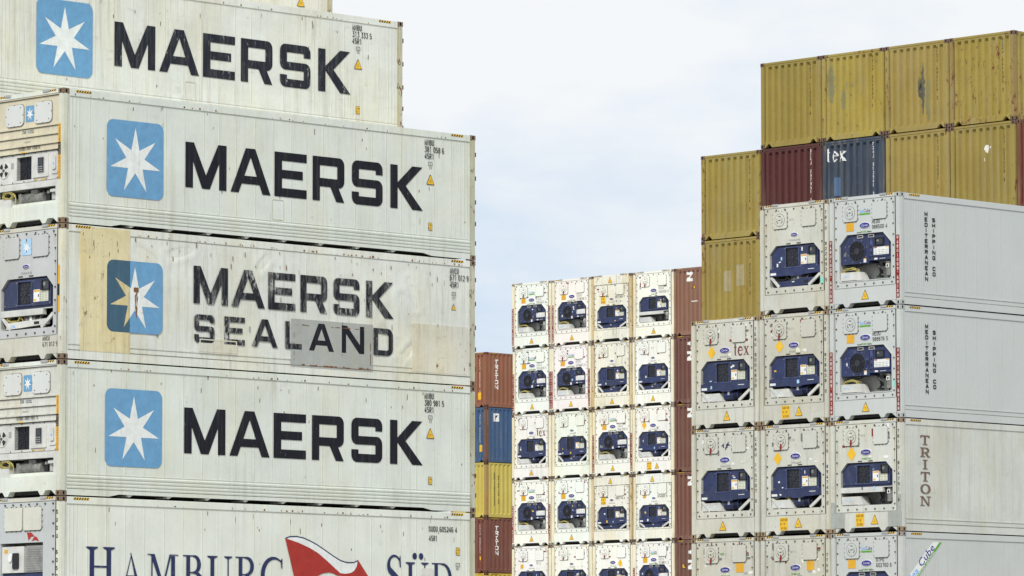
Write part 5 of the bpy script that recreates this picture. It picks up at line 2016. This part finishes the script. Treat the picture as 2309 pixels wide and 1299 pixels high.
# second tier
dry(base('Y', 4, 1, YG, YH), YH, 'yellow container marked 690954 5, directly left of the dark maroon one', GY, (.355, .275, .068), .55, 'MEDU 690954 5', vz=2.35)
dry(base('Y', 3, 1, YG, YH), YH, 'dark maroon corrugated container with white number, under the top yellow tier', GY, (.085, .024, .022), .12, 'BEAU 297961 5', 'white_lettering', castc=(.10, .05, .04, .6))
dry(base('Y', 2, 1, YG, YH), YH, 'slate blue corrugated container with white serif letters, between maroon and yellow ones', GY, (.040, .056, .086), .35, 'TGHU 310841 8', 'white_lettering',
    texts=[('serif', 'tex', .14, 1.97, .42, 'white_lettering', .44), ('r', .40, .72, .95, 1.50, 'slate_patch')], castc=(.08, .08, .07, .6))
dry(base('Y', 1, 1, YG, YH), YH, 'yellow container marked 633431 1, directly right of the slate blue one', GY, YC2, .38, 'MSCU 633431 1')
dry(base('Y', 0, 1, YG, YH), YH, 'yellow container with small white paint splashes, just under the rightmost top yellow one', GY, (.325, .25, .064), .4, 'MEDU 530428 8',
    texts=[('poly', [(1.26, 1.85), (1.33, 1.97), (1.38, 1.95), (1.37, 1.80), (1.34, 1.72), (1.30, 1.80)], 'label_white'), ('poly', [(1.46, 1.88), (1.50, 1.84), (1.54, 1.93), (1.50, 1.90)], 'label_white'), ('r', 1.27, 1.29, 1.50, 1.58, 'label_white')])
dry(base('Y', 4, 0, YG, YH), YH, 'yellow container marked 254240 3 with two faded grey squares on its end', GY, (.355, .268, .065), .62, 'MEDU 254240 3', vz=2.40,
    texts=[('r', .86, 1.24, 1.0, 1.62, 'faded_square'), ('r', 1.38, 1.76, 1.14, 1.78, 'faded_square')])
dry(base('Y', -1, 1, YG, YH, jy=-.02), YH, 'dull red container at the right edge of the photo beside the yellow tier', GY, (.15, .045, .028), .4)

# ------------------------------------------------------------------ distant middle stack
WM = (.83, .82, .745)  # sunlit patch on this stack put into the paint as a brighter white
GM = GROUPS['M']
MG = .029


def mt(*a): return list(a)


def mnum(a, b): return [('t', a, 1.52, 2.08, .12, 'marking_grey', .62), ('t', b, 1.52, 1.92, .12, 'marking_grey', .62)]


ROWS = {
    3: [('C', dict(wear=.14, strip=STRIPS, badge='PRIMELINE', logo=(1.226, 2.40), label_box=orange(), coil=1, texts=mnum('CZLU', '905777 4'))),
        ('C', dict(wear=.08, strip=(.06,), badge='PRIMELINE', label_box=orange(), coil=2, texts=mnum('SEGU', '977898 5'))),
        ('B', dict(wear=.62, dz=-.24, tri=1.15, tri_high=True, caution=None, low='bar', badge_w=.22, texts=[('t', 'MEDU', 1.45, 2.0, .10, 'marking_black', .7), ('t', '907188 7', 1.45, 1.86, .10, 'marking_black', .7)], cau2=True)),
        ('B', dict(wear=.18, low='shelf', badge='PRIMELINE', texts=mnum('SEGU', '948068 0')))],
    2: [('C', dict(wear=.16, strip=STRIPS, badge='PRIMELINE', logo=(1.226, 2.40), label_box=orange(), coil=4, texts=mnum('CZLU', '924828 5'))),
        ('C', dict(wear=.12, strip=STRIPS, badge='PRIMELINE', logo=(1.226, 2.40), label_box=orange(), coil=5, texts=mnum('OTPU', '605623 0'))),
        ('B', dict(wear=.50, low='bar', badge_w=.22)),
        ('B', dict(wear=.28, low='bar', badge_w=.22, texts=[('t', 'cai', 1.14, 2.45, .09, 'navy_lettering', .9)]))],
    1: [('B', dict(wear=.38, low='box', badge_w=.30, texts=[('serif', 'tex', 1.54, 1.90, .33, 'maroon_lettering'), ('r', 1.45, 1.70, .14, .42, 'label_orange')])),
        ('B', dict(wear=.40, low='bar', badge_w=.22, tri=None)),
        ('C', dict(wear=.12, strip=STRIPS, badge='PRIMELINE', logo=(1.226, 2.40), label_box=orange(), texts=mnum('CZLU', '931298 0'))),
        ('B', dict(wear=.30, low='box', tri=1.45, caution=(.85, .16), texts=[('diamond', .70, 2.08, .14, .18)]))],
    0: [('C', dict(wear=.14, strip=STRIPS, badge='PRIMELINE', logo=(1.226, 2.40), label_box=orange(), coil=7, texts=mnum('CZLU', '907883 9'))),
        ('C', dict(wear=.16, badge='PRIMELINE', label_box=orange(), coil=8, texts=[('t', 'cai', 1.14, 2.45, .09, 'navy_lettering', .9)])),
        ('B', dict(wear=.48, dz=-.24, tri=1.15, tri_high=True, low='bar', badge_w=.22, texts=[('t', 'MEDU', 1.45, 2.0, .10, 'marking_black', .7), ('t', '900774 4', 1.45, 1.86, .10, 'marking_black', .7)], cau2=True)),
        ('B', dict(wear=.40, dz=-.24, tri=1.15, tri_high=True, low='bar', badge_w=.22, texts=[('t', 'MEDU', 1.45, 2.0, .10, 'marking_black', .7), ('t', '914065 9', 1.45, 1.86, .10, 'marking_black', .7), ('r', .58, .76, 1.86, 2.04, 'label_orange')]))],
    -1: [('B', dict(wear=.34, low='bar', badge_w=.22, texts=[('t', 'TRIU', 1.52, 2.08, .1, 'marking_grey', .7), ('r', .55, .73, 1.92, 2.10, 'label_orange')])),
         ('B', dict(wear=.30, low='bar', badge_w=.22, texts=[('t', 'TRITON', 1.03, 2.44, .06, 'marking_grey', 1.1)])),
         ('B', dict(wear=.22, low='box', badge_w=.32, texts=[('diamond', 1.66, 2.02, .13, .18)])),
         ('C', dict(wear=.10, strip=(.06,), badge='PRIMELINE', logo=(1.226, 2.40), label_box=orange(), texts=mnum('CZLU', '924501 2')))],
}
TIER = {3: 'top', 2: 'second', 1: 'third', 0: 'fourth', -1: 'lowest visible'}
WHERE = ['leftmost', 'second from left', 'third from left', 'fourth from left']
EXTRA = {(3, 2): 'rust streaked high header ', (3, 3): 'open recess ', (2, 2): 'rust edged ', (1, 0): 'maroon lettered ', (0, 2): 'high header ', (0, 3): 'blue stickered high header '}
for k, row in ROWS.items():
    for i, (kind, kw) in enumerate(row):
        n = 4 - i
        kw = dict(kw)
        wear = kw.pop('wear')
        cau2 = kw.pop('cau2', False)
        ex = EXTRA.get((k, i), 'round fan ' if kind == 'C' else 'square fan ')
        lab = 'white %scontainer, %s, %s tier of middle stack' % (ex, WHERE[i], TIER[k])
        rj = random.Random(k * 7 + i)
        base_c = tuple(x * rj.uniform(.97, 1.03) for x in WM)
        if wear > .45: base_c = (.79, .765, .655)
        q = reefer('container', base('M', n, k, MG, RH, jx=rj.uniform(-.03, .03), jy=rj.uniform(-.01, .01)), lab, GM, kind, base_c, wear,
                   cast=(.20, .14, .09, .75) if wear > .3 else (.38, .34, .28, .5), tape=30 + k * 5 + i,
                   postcol=(.62, .50, .30, .95) if wear > .45 else (.80, .74, .56, min(1, wear + .35)), **kw)
        if cau2: part(q, 'caution_sign', cached('cau2', m_caution, .58, 1.66, .28, .40, -.013))

# red dry column of the middle stack
RC = [(3, (.245, .125, .085), 'faded brick brown container with a white scrape, top of the red column'), (2, (.155, .070, .054), 'dark red container with white star marks above its letter, second in the red column'),
      (1, (.16, .072, .054), 'dark red container with one white letter, third down the red column'), (0, (.185, .082, .060), 'red container fourth down the red column, behind the right stack'),
      (-1, (.16, .074, .056), 'dark red container with star marks and a yellow triangle, bottom of the red column')]
for k, col, lab in RC:
    tx = []
    zt = 2.70 if k not in (2, -1) else 2.22
    if k in (-1,): zt = 2.05
    tx.append(('block', 'Z', .76, zt - .40, .40, 'white_lettering', .40))
    if k in (2, -1):
        tx += [('star', .87, zt + .33, .11, 'white_lettering'), ('star', 1.05, zt + .12, .10, 'white_lettering'), ('star', 1.20, zt + .33, .11, 'white_lettering')]
    if k == 3: tx += [('tri', 1.17, 1.98, .23), ('r', 1.03, 1.34, 1.42, 1.46, 'white_lettering')]
    if k == -1: tx += [('tri', .48, 1.7, .24)]
    dry(base('M', 0, k, MG, RH), RH, lab, GROUPS['MD'], col, .28, texts=tx, haz=True, castc=(.12, .05, .035, .6))

# ------------------------------------------------------------------ narrow far stack
GT_ = GROUPS['T']
dry(base('T', 0, 3, 0, YH), YH, 'orange brown container with white vertical name, top of the narrow far stack', GT_, (.26, .10, .055), .3, 'TRIU 388453 9', 'white_lettering', vz=2.25,
    side_texts=[('TRITON', 2.25, .238)], texts=[('r', 1.84, 2.08, .36, .70, 'warning_yellow')], haz=True, castc=(.16, .06, .035, .6))
dry(base('T', 0, 2, 0, YH), YH, 'blue corrugated container with a small white logo square, second in the narrow far stack', GT_, (.042, .092, .19), .4, 'UACU 348220 1', 'white_lettering', vz=2.25,
    side_texts=[('r', .49, .87, 1.93, 2.31, 'label_white', 1), ('poly', [(.58, 1.98), (.64, 2.2), (.78, 2.24), (.72, 2.12), (.66, 2.10), (.64, 1.98)], 'navy_lettering')], texts=[('r', 1.90, 2.1, .50, .82, 'warning_yellow')],
    postc=(.16, .08, .05, .9), castc=(.14, .07, .045, .7))
dry(base('T', 0, 1, 0, YH), YH, 'yellow corrugated container with black vertical lettering, third in the narrow far stack', GT_, (.56, .45, .10), .3, None,
    side_texts=[('v', 'MEDITERRANEAN', .56, 2.12, .122, 'marking_black'), ('v', 'SHIPPING CO', .82, 1.98, .122, 'marking_black')], postc=(.40, .25, .09, .8), castc=(.14, .07, .045, .7))
dry(base('T', 0, 0, 0, YH), YH, 'dark red container with white vertical name, fourth in the narrow far stack', GT_, (.175, .060, .042), .3, 'TRIU 332175 4', 'white_lettering', vz=2.25,
    side_texts=[('TRITON', 2.20, .232)], texts=[('r', 1.98, 2.06, .60, .76, 'warning_yellow')], haz=True, castc=(.14, .06, .04, .6))
dry(base('T', 0, -1, 0, YH), YH, 'yellow container cut by the bottom edge under the narrow far stack', GT_, (.62, .45, .06), .4, None, castc=(.14, .07, .045, .7), haz=True)

# ------------------------------------------------------------------ far light mast, ground
mb = MB('raw')
mb.tube([(0, 0, 0), (0, 0, 62)], .10, 'mast_steel', 8)
mb.tube([(0, 0, 62), (0, 0, 66)], .04, 'mast_steel', 6)
mast = bpy.data.objects.new('antenna_mast', mb.done('antenna_mast'))
COL.objects.link(mast)
a = (918 - 1154.5) / 10965.4
D = 700.0
mast.location = (D * math.cos(YAW - a), D * math.sin(YAW - a), 0)
mast['label'] = 'thin pale antenna mast far away behind the upper left containers'
mast['category'] = 'mast'

mb = MB('raw')
mb.face([(-3000, -3000, 0), (3000, -3000, 0), (3000, 3000, 0), (-3000, 3000, 0)], 'yard_concrete')
g = bpy.data.objects.new('ground', mb.done('ground', False))
COL.objects.link(g)
g['kind'] = 'structure'
